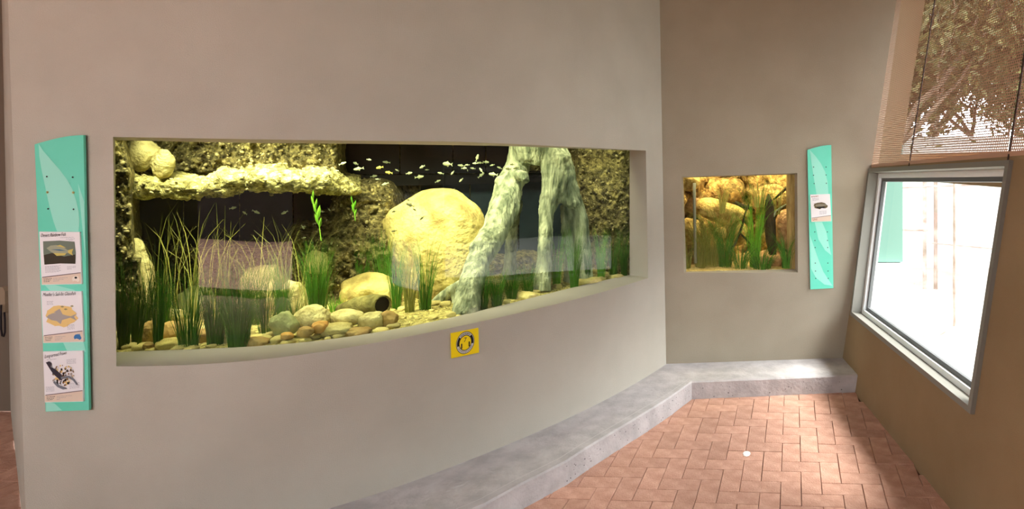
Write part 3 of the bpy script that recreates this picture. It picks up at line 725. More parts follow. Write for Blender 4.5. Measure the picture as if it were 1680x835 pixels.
# rockwork relief: depth behind the glass as a function of place
def sstep(a, b, x):
    t = min(1, max(0, (x - a) / (b - a))); return t * t * (3 - 2 * t)
def box_(px, py, x0, x1, y0, y1, s): return sstep(x0 - s, x0 + s, px) * (1 - sstep(x1 - s, x1 + s, px)) * sstep(y0 - s, y0 + s, py) * (1 - sstep(y1 - s, y1 + s, py))
def relief(px, py):
    n_ = noise.noise(Vector((px / 45, py / 45, 1))); wx = px + 14 * n_; wy = py + 10 * noise.noise(Vector((px / 40, py / 40, 8)))
    D = 0.86
    deep = 1.16
    m = box_(wx, wy, 236, 500, 300, 410, 8); D = D * (1 - m) + deep * m
    m = box_(wx, wy, 232, 278, 330, 470, 8); D = D * (1 - m) + deep * m
    m = box_(wx, wy, 480, 548, 310, 345 + (px < 515) * 45, 12); D = D * (1 - m) + deep * m
    m = box_(wx, wy, 568, 845, 200, 300, 10) ; D = D * (1 - m) + deep * m
    m = box_(wx, wy, 640, 935, 285, 420, 12); D = D * (1 - m) + deep * m
    m = box_(wx, wy, 555, 650, 296, 520, 22); D = D * (1 - m) + .72 * m          # pebbly buttress
    m = box_(wx, wy, 480, 660, 372, 560, 25); D = D * (1 - m) + .66 * m
    m = 1 - sstep(208, 236, wx - (py > 400) * 20); D = D * (1 - m) + .26 * m      # left end
    m = sstep(925, 962, wx); t_ = sstep(940, 1035, px); D = D * (1 - m) + (.62 * (1 - t_) + .10 * t_) * m
    m = box_(wx, wy, 238, 560, 210, 288, 10); D = D * (1 - m) + .62 * m            # upper back of the ledge
    D += .035 * noise.noise(Vector((px / 16, py / 16, 0))) + .022 * noise.noise(Vector((px / 6, py / 6, 4))) + .010 * noise.noise(Vector((px / 2.6, py / 2.6, 7)))
    return max(0.03, D)
def relief_pt(px, py):
    D = relief(px, py); z0 = zg(px) + .8; h = EYE - (py - CY) / F * z0
    return T(px, D, h), D
nx, ny = 430, 190; V = []; Fc = []; XS = cols(178, 1046, nx); YS = cols(200, 560, ny)
for px in XS:
    for py in YS: V.append(relief_pt(px, py)[0])
for i in range(nx):
    for j in range(ny): a = i * (ny + 1) + j; Fc.append((a, a + 1, a + ny + 2, a + ny + 1))
rockw = mk('rockwork', V, Fc, ROCKW, AQ, True)
# template stones
def stone_mesh(name, seed, sub=3, amp=.22, m=STR, flat=1.0):
    bm = bmesh.new(); bmesh.ops.create_icosphere(bm, subdivisions=sub, radius=1)
    for v in bm.verts:
        n_ = v.co.normalized(); f = 1 + amp * noise.noise(n_ * 1.3 + Vector((seed * 3.1, 0, 0))) + amp * .35 * noise.noise(n_ * 3.5 + Vector((0, seed, 0)))
        # slightly squared off like a water worn boulder
        q = Vector([math.copysign(abs(c) ** .82, c) for c in n_]); v.co = q * f
    me = bpy.data.meshes.new(name); bm.to_mesh(me); bm.free(); me.shade_smooth(); me.materials.append(m); return me
# small embedded pebbles on the relief
pv = MB(); ico = stone_mesh('t', 1, 1, .1); iv = [v.co.copy() for v in ico.vertices]; iff = [tuple(p.vertices) for p in ico.polygons]
rr = random.Random(11); cnt = 0
while cnt < 1500:
    px = rr.uniform(190, 1032); py = rr.uniform(232, 500); D = relief(px, py)
    if D > .98: continue
    wgt = 1.0 if (px > 935 or (px < 570 and py < 290) or px < 236) else (.8 if 480 < px < 650 else .35)
    if rr.random() > wgt: continue
    p, D = relief_pt(px, py); s_ = rr.choice((.003, .0035, .004, .005, .006, .009)) * (1.25 if px > 900 else 1)
    k = len(pv.v); rot = Matrix.Rotation(rr.uniform(0, 3), 3, 'Y')
    for v in iv: q = rot @ Vector((v.x * 1.35, v.y, v.z * .8)); pv.v.append(p + Vector((0, -.006, 0)) + q * s_)
    pv.f += [tuple(a + k for a in f) for f in iff]; cnt += 1
o = pv.build('embedded_pebbles', PEB, AQ, True); o['kind'] = 'stuff'
# ledge of the upper left
def lump(name, path, m, parent, vox=None, amp=.02, fs=12):
    b = MB()
    for pts, rad in path: b.tube(pts, rad, 12)
    o = b.build(name, m, parent)
    md = o.modifiers.new('r', 'REMESH'); md.mode = 'VOXEL'; md.voxel_size = vox or .012; md.use_smooth_shade = True
    dg = bpy.context.evaluated_depsgraph_get(); me = bpy.data.meshes.new_from_object(o.evaluated_get(dg), depsgraph=dg); o.modifiers.clear()
    nn = [v.normal.copy() for v in me.vertices]
    for v, q in zip(me.vertices, nn):
        c = v.co; v.co = c + q * (amp * noise.noise(c * fs) + amp * .5 * noise.noise(c * fs * 3) + amp * .3 * noise.noise(c * fs * 8))
    me.shade_smooth()
    if not me.materials: me.materials.append(m)
    o.data = me; return o
pl_ = []
for D_, py_, r_ in ((.40, 303, .052), (.52, 300, .06), (.66, 297, .06), (.80, 294, .06)):
    pts, rad = [], []
    for px in range(205, 590, 16):
        z = zg(px) + D_; yy = py_ - 5 * math.sin(px / 60) - (6 if 380 < px < 450 else 0) + (0 if px < 540 else (px - 540) * .12)
        taper = 1 if px < 555 else .75
        D2 = D_ + (.0 if px > 250 else .05) + .05 * math.sin(px / 45) + (0.12 if px > 540 else 0)
        pts.append(P(px, yy, zg(px) + D2)); rad.append(r_ * taper * (1 + .18 * math.sin(px / 13.0 + D_ * 9)))
    pl_.append((pts, rad))
ledge = lump('rock_ledge', pl_, LEDGE, AQ, .012, .03, 14)
pv = MB(); lv = [(v.co.copy(), v.normal.copy()) for v in ledge.data.vertices]
for k in range(420):
    c, q = rr.choice(lv)
    s_ = rr.choice((.004, .005, .006, .008)); kk_ = len(pv.v)
    for v in iv: pv.v.append(c + q * .002 + Vector((v.x * 1.3, v.y, v.z * .9)) * s_)
    pv.f += [tuple(a + kk_ for a in f) for f in iff]
o = pv.build('ledge_pebbles', PEB, AQ, True); o['kind'] = 'stuff'
# water body
def water_mat(name, col, dens):
    m = bpy.data.materials.new(name); m.use_nodes = True; nt = m.node_tree; nt.nodes.clear(); o = nt.nodes.new('ShaderNodeOutputMaterial')
    t = nt.nodes.new('ShaderNodeBsdfTransparent'); va = nt.nodes.new('ShaderNodeVolumeAbsorption'); va.inputs[0].default_value = col; va.inputs[1].default_value = dens
    nt.links.new(t.outputs[0], o.inputs['Surface']); nt.links.new(va.outputs[0], o.inputs['Volume']); return m
V = []; Fc = []; cs = cols(180, 1044, 24)
for p in cs: V += [T(p, .012, .72), T(p, 1.22, .72), T(p, 1.22, 1.80), T(p, .012, 1.80)]
for i in range(24):
    a = 4 * i
    for k in range(4): Fc.append((a + k, a + 4 + k, a + 4 + (k + 1) % 4, a + (k + 1) % 4))
Fc.append((0, 1, 2, 3)); Fc.append(tuple(4 * 24 + k for k in (3, 2, 1, 0)))
o = mk('water', V, Fc, water_mat('tank_water', (.78, .95, .55, 1), .35), AQ); o['kind'] = 'stuff'

# stones and boulders
TPL = [stone_mesh('stone_shape', k, 3, .24, STR) for k in range(6)]
def stone(name, x0, x1, y0, y1, D, m, label, seed=0, group=None, dr=.7, rot=0.0, sub=4, amp=.22, cat='rock', zf=None, tank=True):
    cx_, cy_ = (x0 + x1) / 2, (y0 + y1) / 2
    if D is None: D = bed_at(cx_, y1) + .02
    z = (zg(cx_) + D) if zf is None else zf; rx = (x1 - x0) / 2 / F * z; rz = (y1 - y0) / 2 / F * z
    me = stone_mesh(name, seed + x0 * .013, sub, amp, m)
    c = P(cx_, cy_, z + rx * dr * .6)
    R3 = Matrix.Rotation(rot, 3, 'Y') @ Matrix.Rotation(0.3 * math.sin(seed * 2.1 + x0), 3, 'Z')
    S = Vector((rx * 1.03, rx * dr, rz * 1.05))
    for v in me.vertices: v.co = R3 @ Vector((v.co.x * S.x, v.co.y * S.y, v.co.z * S.z))
    lo = min(v.co.z for v in me.vertices)
    o = bpy.data.objects.new(name, me); o.location = c; COL.objects.link(o)
    return tag(o, label, cat, group)
stone('boulder', 622, 806, 316, 500, .50, BOULD, 'huge rounded pale yellow boulder in middle of the big aquarium', 2, amp=.13, dr=.55)
stone('boulder', 206, 246, 402, 548, .34, BOULD2, 'tall narrow yellow slab standing at left end of the big aquarium', 4, dr=.8)
stone('boulder', 206, 252, 228, 280, .42, BOULD2, 'leaning pale boulder on the rock ledge in the top left corner', 5, rot=.35)
stone('boulder', 250, 284, 246, 290, .42, BOULD2, 'smaller upright boulder on rock ledge beside the leaning one', 6)
stone('boulder', 462, 504, 462, 540, .42, BOULD2, 'pale yellow upright rock behind the reeds, under the dark recess', 7)
stone('boulder', 560, 655, 452, 512, .50, BOULD, 'broad yellow rock behind the sunken hollow log', 8)
stone('boulder', 505, 535, 412, 450, .60, BOULD2, 'round pale lump set in the pebbly back wall', 9)
stone('boulder', 398, 474, 436, 530, .62, BOULD2, 'pale wide boulder mostly hidden behind the densest reeds', 61)
stone('boulder', 296, 352, 470, 540, .62, STG, 'grey-green boulder behind the fanned-out reeds', 62)
stone('rock', 237, 270, 526, 566, None, STB, 'yellow-brown rock between two reed clumps at the left end', 10)
stone('rock', 264, 300, 528, 560, .22, STB, 'rounded olive brown rock leaning behind the front dome stone', 11)
stone('rock', 260, 300, 556, 574, .04, BOULD, 'low domed yellow rock against glass near the left end', 12)
stone('rock', 235, 252, 562, 573, .03, STB, 'small brown pebble-shaped rock against glass at the left end', 13)
stone('rock', 268, 300, 508, 530, .42, BOULD2, 'pale rock behind the brown stones at left', 14)
stone('rock', 316, 346, 541, 566, .12, STB, 'knobbly brown rock between the left reed clumps', 15)
stone('rock', 358, 402, 525, 570, .10, BOULD2, 'pale mossy rock between the two densest reed clumps', 16)
stone('rock', 403, 440, 553, 572, .04, STB, 'flat brown rock with a pinkish top against the glass', 17)
stone('rock', 449, 484, 513, 553, .10, STG, 'grey-green leaning rock in front of the middle reeds', 18, rot=-.5)
stone('rock', 461, 481, 545, 557, .03, STO, 'small orange rock against the glass', 19)
stone('rock', 486, 536, 503, 545, .12, BOULD2, 'pale blocky rock right of the grey-green one', 20)
stone('rock', 489, 514, 536, 552, .04, STB, 'small brown round rock under the pale blocky one', 21)
stone('rock', 514, 536, 527, 547, .06, STO, 'small golden rock beside the tall central reeds', 22)
stone('rock', 540, 596, 509, 533, .12, BOULD2, 'long smooth pale rock lying before the hollow log', 23, amp=.1)
stone('rock', 592, 628, 513, 541, .08, BOULD2, 'pale rounded rock right of the long smooth one', 24)
stone('rock', 622, 652, 511, 537, .08, STB, 'brown slanting rock in front of the log mouth', 25, rot=.6)
stone('rock', 530, 580, 530, 552, .05, STR, 'rough yellow rock against the glass under the long one', 26)
stone('rock', 568, 604, 537, 551, .02, STB, 'flat tan rock against the glass near the middle', 27)
stone('rock', 845, 880, 478, 498, .05, STR, 'yellow rock against glass right of the driftwood foot', 28)
stone('rock', 940, 985, 455, 475, .04, STR, 'knobbly yellow rock against glass near right end', 29)
stone('rock', 985, 1025, 449, 464, .05, STR, 'small pale rock low in the right corner', 30)
rr = random.Random(5)
for k in range(150):
    px = rr.uniform(195, 1025); D = rr.choice((.03, .05, .1, .16, .25, .35, .45)) + rr.uniform(-.02, .05); D = max(.03, D)
    s_ = rr.uniform(.012, .030); h = bedh(px, D) + s_ * .25; o = bpy.data.objects.new('pebble', TPL[k % 6]); COL.objects.link(o)
    o.location = T(px, D, h); o.scale = (s_ * rr.uniform(1, 1.5), s_, s_ * rr.uniform(.55, .8)); o.rotation_euler = (0, 0, rr.uniform(0, 6.28))
    tag(o, 'small worn yellow-brown pebble lying on the gravel of the big aquarium', 'pebble', 'pebbles on the tank floor')
# hollow log
b = MB(); zc = zg(600) + .26
pts = [P(560, 508, zc + .08), P(585, 502, zc + .02), P(610, 499, zc - .02), P(628, 500, zc - .05)]
b.tube(pts, [.03, .045, .05, .048], 16, caps=False)
lg = empty('hollow_log', pts[0], 'short hollow sunken log with a dark open end behind the long pale rock', 'log')
o = b.build('bark', LOGM, lg, True); md = o.modifiers.new('s', 'SOLIDIFY'); md.thickness = .008
b = MB(); b.tube([pts[2], pts[3] - (pts[3] - pts[2]) * .1], .04, 14); b.build('hollow', BLK, lg)  # black plug stands in for the shade inside the log

# driftwood root
q = lambda x, y, z: P(x, y, z)
pth = []
def limb(L): pth.append(([P(x, y, z) for x, y, z, r in L], [(r + 1.6) / F * z for x, y, z, r in L]))
limb([(858, 205, 3.86, 19), (857, 245, 3.86, 19), (851, 268, 3.84, 17), (843, 290, 3.78, 19), (835, 305, 3.74, 20), (828, 340, 3.64, 22), (814, 375, 3.54, 19), (799, 402, 3.44, 20), (785, 428, 3.34, 17), (777, 455, 3.26, 18), (768, 485, 3.20, 18), (764, 520, 3.15, 20)])
limb([(880, 205, 3.88, 38), (880, 245, 3.88, 38), (879, 262, 3.88, 34), (878, 270, 3.88, 28)])
limb([(900, 205, 3.86, 19), (903, 245, 3.86, 18), (912, 265, 3.85, 24), (916, 290, 3.84, 24), (911, 312, 3.82, 20), (900, 332, 3.8, 14), (896, 352, 3.77, 10), (895, 400, 3.73, 10), (892, 440, 3.70, 11), (889, 478, 3.67, 13)])
limb([(915, 240, 3.9, 9), (924, 258, 3.92, 11), (932, 278, 3.93, 9), (937, 300, 3.94, 8), (943, 330, 3.96, 10), (953, 362, 3.97, 11), (956, 400, 3.97, 11), (957, 440, 3.96, 13), (957, 470, 3.95, 16)])
limb([(920, 303, 3.86, 17), (930, 322, 3.86, 14), (941, 334, 3.86, 9), (947, 338, 3.88, 6)])
limb([(928, 335, 3.95, 7), (933, 362, 3.97, 11), (938, 405, 3.98, 13), (941, 445, 3.98, 14), (941, 475, 3.98, 16)])
limb([(846, 330, 3.85, 10), (840, 370, 3.95, 8), (838, 410, 4.0, 8), (836, 460, 4.0, 9)])
limb([(800, 395, 3.42, 16), (784, 405, 3.36, 11), (776, 411, 3.33, 7)])
limb([(822, 300, 3.70, 10), (814, 303, 3.68, 6)])
limb([(850, 288, 3.7, 9), (860, 290, 3.68, 7), (863, 297, 3.66, 4)])
limb([(774, 460, 3.28, 11), (757, 468, 3.34, 8), (738, 478, 3.38, 7), (724, 489, 3.38, 8), (712, 508, 3.36, 9)])
limb([(750, 472, 3.36, 6), (748, 490, 3.36, 5), (750, 510, 3.34, 5)])
dw = lump('driftwood_root', pth, DRIFT, None, .0075, .006, 20)
tag(dw, 'pale grey-green driftwood stump standing on spreading roots in the big aquarium', 'driftwood')

# ------------------------------------------------------------------ reeds
def blades(n, base, spread, hmin, hmax, lean, wd, rnd_, droop=.15, lean_dir=None):
    b = MB()
    for k in range(n):
        a = rnd_.uniform(0, 6.283); r = spread * .45 * math.sqrt(rnd_.random())
        p = base + Vector((math.cos(a) * r, math.sin(a) * r * .6, 0)); H = rnd_.uniform(hmin, hmax)
        tx = math.cos(a) * spread * rnd_.uniform(.1, 1.0) * lean; ty = math.sin(a) * spread * .4 * rnd_.uniform(0, 1) * lean
        w_ = wd * rnd_.uniform(.7, 1.3); fa = rnd_.uniform(-.9, .9); wv = Vector((math.cos(fa), math.sin(fa), 0)) * w_
        dr = droop * rnd_.random() * H; seg = 5; n0 = len(b.v)
        for i in range(seg + 1):
            t = i / seg; c = p + Vector((tx * t ** 1.4 + math.copysign(dr, tx) * t ** 4, ty * t, H * t - dr * .5 * t ** 4)); ww = wv * (1 - .85 * t ** 2)
            b.v += [c - ww, c + ww]
        for i in range(seg): b.f.append((n0 + 2 * i, n0 + 2 * i + 1, n0 + 2 * i + 3, n0 + 2 * i + 2))
    return b
def reed(px, py, ytop, wpx, n, m, label, seed=None, D=None, ymin=None, wd=.0012, droop=.10, name='reed_clump', tz=None, group=None):
    rn = random.Random(int(px * 7 + py))
    if tz is None:
        if D is None: D = bed_at(px, py)
        base = T(px, D, bedh(px, D) - .01)
    else: base = tz
    z = base.y; H = (py - ytop) / F * z; sp2 = wpx / 2 / F * z
    n = int(n * (1.9 if ymin is None else 1))
    bl = blades(n, Vector((0, 0, 0)), sp2, H * (.5 if ymin is None else ymin), H * 1.12, 1.0, wd, rn, droop)
    o = bl.build(name, m); o.location = base; tag(o, label, 'plant', group); return o
RE = [(203, 572, 415, 36, 70, REEDD, 'dark reeds filling the left corner of the big aquarium'),
 (224, 566, 450, 30, 60, REEDD, 'short dark reeds beside the left corner clump'),
 (240, 558, 430, 24, 40, REEDD, 'thin dark reeds in front of the tall yellow slab'),
 (259, 573, 395, 30, 46, REED, 'tall green reeds against glass, third from the left end'),
 (271, 548, 440, 26, 60, REED, 'dense reeds behind the tall left clump'),
 (309, 573, 438, 60, 74, REED, 'fanned-out reeds spreading over the domed yellow rock'),
 (353, 565, 440, 50, 120, REED, 'very dense upright reed clump left of the pale mossy rock'),
 (392, 569, 425, 66, 150, REED, 'widest and densest reed clump, right of the pale mossy rock'),
 (418, 532, 430, 50, 80, REEDD, 'dark reeds behind the widest clump'),
 (437, 552, 440, 50, 56, REED, 'reeds with bent outer blades left of the grey-green rock'),
 (463, 525, 415, 34, 56, REED, 'reeds behind the grey-green leaning rock'),
 (484, 543, 470, 26, 30, REED, 'short wispy reeds at the pale blocky rock'),
 (521, 530, 395, 44, 120, REED, 'tall dense reed clump standing in the centre-left'),
 (549, 512, 478, 30, 30, REEDB, 'short bright green grass tuft left of the log'),
 (593, 490, 385, 30, 70, REED, 'reeds rising behind the hollow log'),
 (628, 492, 375, 34, 60, REED, 'reeds rising beside the dark log mouth'),
 (650, 508, 400, 34, 46, REED, 'reeds right of the slanting brown rock'),
 (672, 512, 400, 30, 40, REEDO, 'olive reeds before the boulder, under its left half'),
 (697, 508, 390, 40, 50, REED, 'reeds before the boulder, under its middle'),
 (722, 492, 380, 30, 30, REEDO, 'sparse olive stems before the right half of boulder'),
 (748, 486, 380, 26, 24, REEDO, 'sparse stems left of the driftwood foot'),
 (792, 508, 430, 34, 60, REED, 'reeds in front of the left driftwood limb'),
 (815, 502, 440, 34, 60, REED, 'reeds just right of the left driftwood limb'),
 (840, 490, 436, 36, 60, REED, 'low reeds between the driftwood limbs'),
 (866, 484, 430, 30, 44, REED, 'low reeds left of the thin driftwood limb'),
 (913, 470, 385, 26, 64, REEDB, 'bright reeds right of the thin driftwood limb'),
 (942, 474, 375, 28, 60, REED, 'reeds before the rear driftwood roots'),
 (962, 466, 395, 22, 44, REED, 'reeds at the right edge of the driftwood roots'),
 (986, 460, 372, 24, 50, REEDB, 'bright reeds before the pebbly right end wall'),
 (1006, 458, 380, 24, 50, REED, 'second reed clump from the right end'),
 (1024, 453, 372, 20, 44, REED, 'reed clump in the right-hand corner by the glass')]
for r in RE: reed(*r)
ST_ = [(262, 520, 300), (282, 520, 340), (318, 515, 335), (308, 520, 318), (345, 515, 325), (367, 520, 330), (398, 515, 345), (420, 520, 360), (446, 515, 340), (470, 510, 345), (492, 500, 345), (505, 505, 370), (535, 480, 350), (690, 500, 350), (735, 495, 345), (775, 480, 380)]
for px, py, yt_ in ST_:
    reed(px, py, yt_, 34, 9, REEDO if px % 3 else REEDY, 'few tall thin straw-coloured stems rising against the dark recess' if px < 600 else 'few thin stems rising in front of the yellow boulder', D=.4, ymin=.7, wd=.0013, droop=.3, name='water_grass', group='thin water stems')
def leafy(pts, z, leaves, name, label):
    b = MB(); b.tube([P(x, y, z) for x, y in pts], .002, 6)
    root = empty(name, P(pts[0][0], pts[0][1], z), label, 'plant'); b.build('stem', REEDB, root)
    for (x, y, dx, dy, w_) in leaves:
        a = P(x, y, z); t = P(x + dx, y + dy, z - .015); d_ = t - a; s_ = d_.cross(Vector((0, 1, .2))).normalized() * w_; k = .003
        mk('leaf', [a, a + d_ * .3 + s_, a + d_ * .7 + s_ * .8, t, a + d_ * .7 - s_ * .8, a + d_ * .3 - s_, a + d_ * .5 + Vector((0, -k, 0))], [(0, 1, 6), (1, 2, 6), (2, 3, 6), (3, 4, 6), (4, 5, 6), (5, 0, 6)], REEDB, root)
leafy([(527, 395), (524, 372), (519, 350), (514, 330), (513, 315)], zg(515) + .34, [(513, 328, 1, -17, .006), (515, 338, -5, -18, .006), (519, 352, -6, -22, .007), (521, 360, 4, -24, .010), (523, 370, -7, -20, .007), (524, 374, 3, -18, .007), (517, 345, 3, -20, .006)], 'leafy_plant', 'bright green broad-leaved plant rising before the dark recess')
leafy([(583, 362), (581, 345), (578, 328)], zg(580) + .38, [(578, 334, -2, -13, .005), (580, 344, 4, -16, .006), (581, 350, -4, -16, .006), (582, 356, 3, -14, .005)], 'leafy_plant', 'small bright green sprig on the pebbly wall right of the ledge')

# ------------------------------------------------------------------ fish
def fish_mesh(m, name='fish'):
    bm = bmesh.new(); bmesh.ops.create_uvsphere(bm, u_segments=10, v_segments=8, radius=1)
    for v in bm.verts:
        v.co = v.co.yzx if False else v.co
        x, y, z = v.co.z, v.co.y, v.co.x
        tp = 1 - .45 * max(0, x) ** 1.5
        v.co = Vector((x * .42, y * .07 * tp, z * .16 * tp))
    def tri(ps): bm.faces.new([bm.verts.new(p) for p in ps])
    tri([(.36, 0, 0), (.60, .004, .15), (.54, 0, 0), (.60, -.004, -.15)])
    tri([(-.08, 0, .14), (.10, .003, .24), (.22, 0, .10)]); tri([(0, 0, -.13), (.14, -.003, -.22), (.24, 0, -.09)])
    me = bpy.data.meshes.new(name); bm.to_mesh(me); bm.free(); me.shade_smooth(); me.materials.append(m); return me
FM = {'s': fish_mesh(FISH), 'd': fish_mesh(FISHD), 'y': fish_mesh(FISHY)}
def fish(px, py, L, ang, k, D=.55, label=None, group='small schooling fish', flip=False, zf=None):
    z = (zg(px) + D) if zf is None else zf
    o = bpy.data.objects.new('fish', FM[k]); COL.objects.link(o); o.location = P(px, py, z); s_ = L / F * z
    o.scale = (s_, s_, s_); o.rotation_euler = (0, math.radians(ang), math.radians(random.uniform(-25, 25)) + (math.pi if flip else 0))
    tag(o, label or 'small silvery fish in the school before the dark upper panels', 'fish', group)
FL = [(563, 268, 11, 20), (583, 268, 12, 15), (587, 277, 15, -10), (606, 262, 8, -8), (633, 266, 11, 8), (651, 279, 6, 30), (672, 284, 12, 10), (692, 274, 12, -20), (700, 278.5, 6, 0), (689, 290, 15, 8),
      (722, 284, 9, 14), (742, 284, 8, -55), (719, 297, 9, 25), (756, 271.5, 11, 8), (766, 270.5, 7, 0), (762, 276, 9, 4), (767, 279.5, 4, 70), (775, 276, 8, 12), (783, 258, 12, 72), (779, 268, 9, 0), (787, 267, 9, 5),
      (798, 266, 12, -4), (807, 271, 7, -15), (789, 279, 11, 45), (790, 287, 12, 40), (819, 275, 8, 25), (756, 296, 9, -40), (614, 289, 11, 8), (619, 294, 7, 4), (631, 302, 11, -20), (553, 280, 7, 0), (744, 311, 6, -30)]
for i, (x, y, L, a) in enumerate(FL): fish(x, y, L * 1.05, a, 's', D=.35 + (i * 37 % 50) / 100, flip=(i % 3 == 0))
fish(733, 269, 22, 4, 's', .45, 'largest silvery fish in the school before the dark upper panels')
fish(622, 275, 13, -10, 'y', .4, 'plump golden-grey fish left in the school')
fish(637, 283, 13, 8, 'y', .4, 'yellow-olive fish below the plump one in the school')
fish(808, 286, 18, 6, 's', .3, 'long silvery fish close beside the driftwood trunk')
for i, (x, y, L, a) in enumerate([(840, 270, 9, 0), (833, 277, 12, 4), (846, 276, 10, -10), (864, 266, 7, 0), (896, 257.5, 9, -3), (919, 268, 10, -12), (933, 273, 7, 30), (672, 336, 15, 20), (680, 344, 7, 40), (646, 347, 9, -15), (692, 358, 10, -38), (646, 379, 8, -6), (670, 328, 8, 4)]):
    on = x > 800
    fish(x, y, L, a, 'd', .22 if on else .2, 'small dark fish passing in front of the pale driftwood trunk' if on else 'small dark fish passing in front of the yellow boulder', 'dark fish before the trunk' if on else 'dark fish before the boulder')
for i, (x, y, L, a) in enumerate([(383, 341, 12, 12), (401, 349, 10, 30), (421, 348, 12, -28), (466, 349, 12, -25), (497, 373, 8, -60), (500, 371, 6, 0), (499, 390, 7, 10), (528, 347, 8, 0), (540, 344, 7, -50), (288, 319, 6, 10)]):
    fish(x, y, L, a, 's', .5, 'small silvery fish in the dark recess under the rock ledge', 'fish under the ledge', flip=i % 2 == 0)

# ------------------------------------------------------------------ the small aquarium
SG = empty('small_aquarium', FI(*SI[3]), 'small square aquarium lit golden, with rocks and grasses, in the far wall', 'aquarium')
mk('glass_pane', [FI(*p) - Vector((0, -.003, 0)) for p in SI], [(3, 2, 1, 0)], TG, SG)
ZS = farz(1215) + .06; SD = .62
def SP(px, py, D): return P(px, py, ZS + D)
def SW(x, D, h): return Vector((x, ZS + D + .099 * (x + .15), h))
x0, x1 = FI(*SI[3]).x - .12, FI(*SI[2]).x + .12; h0, h1 = FI(*SI[3]).z - .012, FI(*SI[0]).z + .02
b = MB()
b.quad(SW(x0, SD, h0 - .05), SW(x1, SD, h0 - .05), SW(x1, SD, h1 + .35), SW(x0, SD, h1 + .35))
b.quad(SW(x0, 0.0, h0 - .05), SW(x0, SD, h0 - .05), SW(x0, SD, h1 + .35), SW(x0, 0.0, h1 + .35))
b.quad(SW(x1, 0.0, h0 - .05), SW(x1, SD, h0 - .05), SW(x1, SD, h1 + .35), SW(x1, 0.0, h1 + .35))
b.quad(SW(x0, 0.0, h1 + .35), SW(x1, 0.0, h1 + .35), SW(x1, SD, h1 + .35), SW(x0, SD, h1 + .35))
b.quad(SW(x0, 0.0, h1 + .02), SW(x1, 0.0, h1 + .02), SW(x1, 0.0, h1 + .35), SW(x0, 0.0, h1 + .35))
b.quad(SW(x0, .0, h0 - .05), SW(x1, .0, h0 - .05), SW(x1, SD, h0 - .05), SW(x0, SD, h0 - .05))
b.build('tank_shell', HOOD, SG)
ROCKS = mat('golden_rockwork', (130, 96, 54), (214, 182, 116), rough=.95, nscale=18, bump=1.0, bscale=70, voronoi=26)
GOLD = mat('golden_boulder', (140, 104, 54), (226, 196, 120), rough=.9, nscale=16, lo=.3, hi=.6, bump=.9, bscale=50)
GOLDP = mat('pinkish_boulder', (150, 106, 72), (220, 178, 132), rough=.9, nscale=18, lo=.3, hi=.6, bump=.9, bscale=50)
GBED = mat('golden_gravel', (206, 176, 106), (240, 216, 150), rough=.95, nscale=50, bump=1.0, bscale=120)
V = []; Fc = []; nx, ny = 90, 70
for i in range(nx + 1):
    for j in range(ny + 1):
        x = x0 + (x1 - x0) * i / nx; h = h0 - .04 + (h1 + .25 - h0) * j / ny
        c = Vector((x * 9, h * 9, 0)); D = SD - .06 + .10 * noise.noise(c) + .05 * noise.noise(c * 2.7) + .02 * noise.noise(c * 7) - .12 * (x < x0 + .17) * 1.0
        V.append(SW(x, D, h))
for i in range(nx):
    for j in range(ny): a = i * (ny + 1) + j; Fc.append((a, a + ny + 1, a + ny + 2, a + 1))
mk('rockwork', V, Fc, ROCKS, SG, True)
V = []; Fc = []
for i in range(51):
    for j in range(31):
        x = x0 + (x1 - x0) * i / 50; D = SD * j / 30; V.append(SW(x, D, h0 + .01 + .10 * D + .012 * noise.noise(Vector((x * 14, D * 14, 2)))))
for i in range(50):
    for j in range(30): a = i * 31 + j; Fc.append((a, a + 31, a + 32, a + 1))
o = mk('gravel_bed', V, Fc, GBED, SG, True); o['kind'] = 'stuff'
def sst(x0_, x1_, y0, y1, D, m, label, seed, rot=0, dr=.7, amp=.22): return stone('rock', x0_, x1_, y0, y1, D, m, label, seed, rot=rot, dr=dr, amp=amp, zf=ZS + D, sub=3)
sst(1142, 1226, 330, 366, .22, GOLD, 'large smooth golden slab sloping in the small aquarium', 40, rot=.28, dr=.5, amp=.16)
sst(1116, 1150, 358, 400, .16, GOLD, 'rounded golden rock at left of the small aquarium', 41)
sst(1112, 1148, 280, 312, .2, GOLD, 'golden rock in the top left corner of the small aquarium', 42)
sst(1125, 1150, 325, 352, .3, GOLDP, 'pinkish rock between the two golden ones at left', 43)
sst(1272, 1312, 343, 412, .2, GOLDP, 'pink-tan rock at right behind the wooden post', 44, amp=.15)
sst(1174, 1192, 373, 392, .14, GOLD, 'small pale knob under the golden slab', 45)
sst(1145, 1205, 388, 436, .2, GOLD, 'broad low rock behind the left grasses', 46)
sst(1190, 1225, 362, 400, .25, GOLD, 'sloping rock under right end of the golden slab', 47)
sst(1230, 1290, 412, 440, .18, GOLDP, 'low shelf rock behind the central grasses', 48)
sst(1236, 1292, 303, 350, .44, ROCKS, 'bright rock high behind the dark root', 49)
sst(1156, 1222, 288, 332, .50, ROCKS, 'rough pinkish rock along the top of small aquarium', 50)
def stick(pts, rad, name, m, label):
    b = MB(); b.tube([SP(x, y, D) for x, y, D in pts], [r / F * (ZS + .2) for r in rad], 10)
    o = b.build(name, m, None, True); me = o.data
    for v in me.vertices: v.co += Vector((noise.noise(v.co * 40), noise.noise(v.co * 40 + Vector((5, 0, 0))), 0)) * .004
    return tag(o, label, 'driftwood')
stick([(1297, 270, .08), (1297, 330, .08), (1298, 390, .08), (1299, 445, .08)], [7, 7, 7, 8], 'wooden_post', mat('tan_post', (170, 140, 92), (206, 178, 120), rough=.9, nscale=20, stretch=(5, 5, .6)), 'upright tan wooden post at right side of small aquarium')
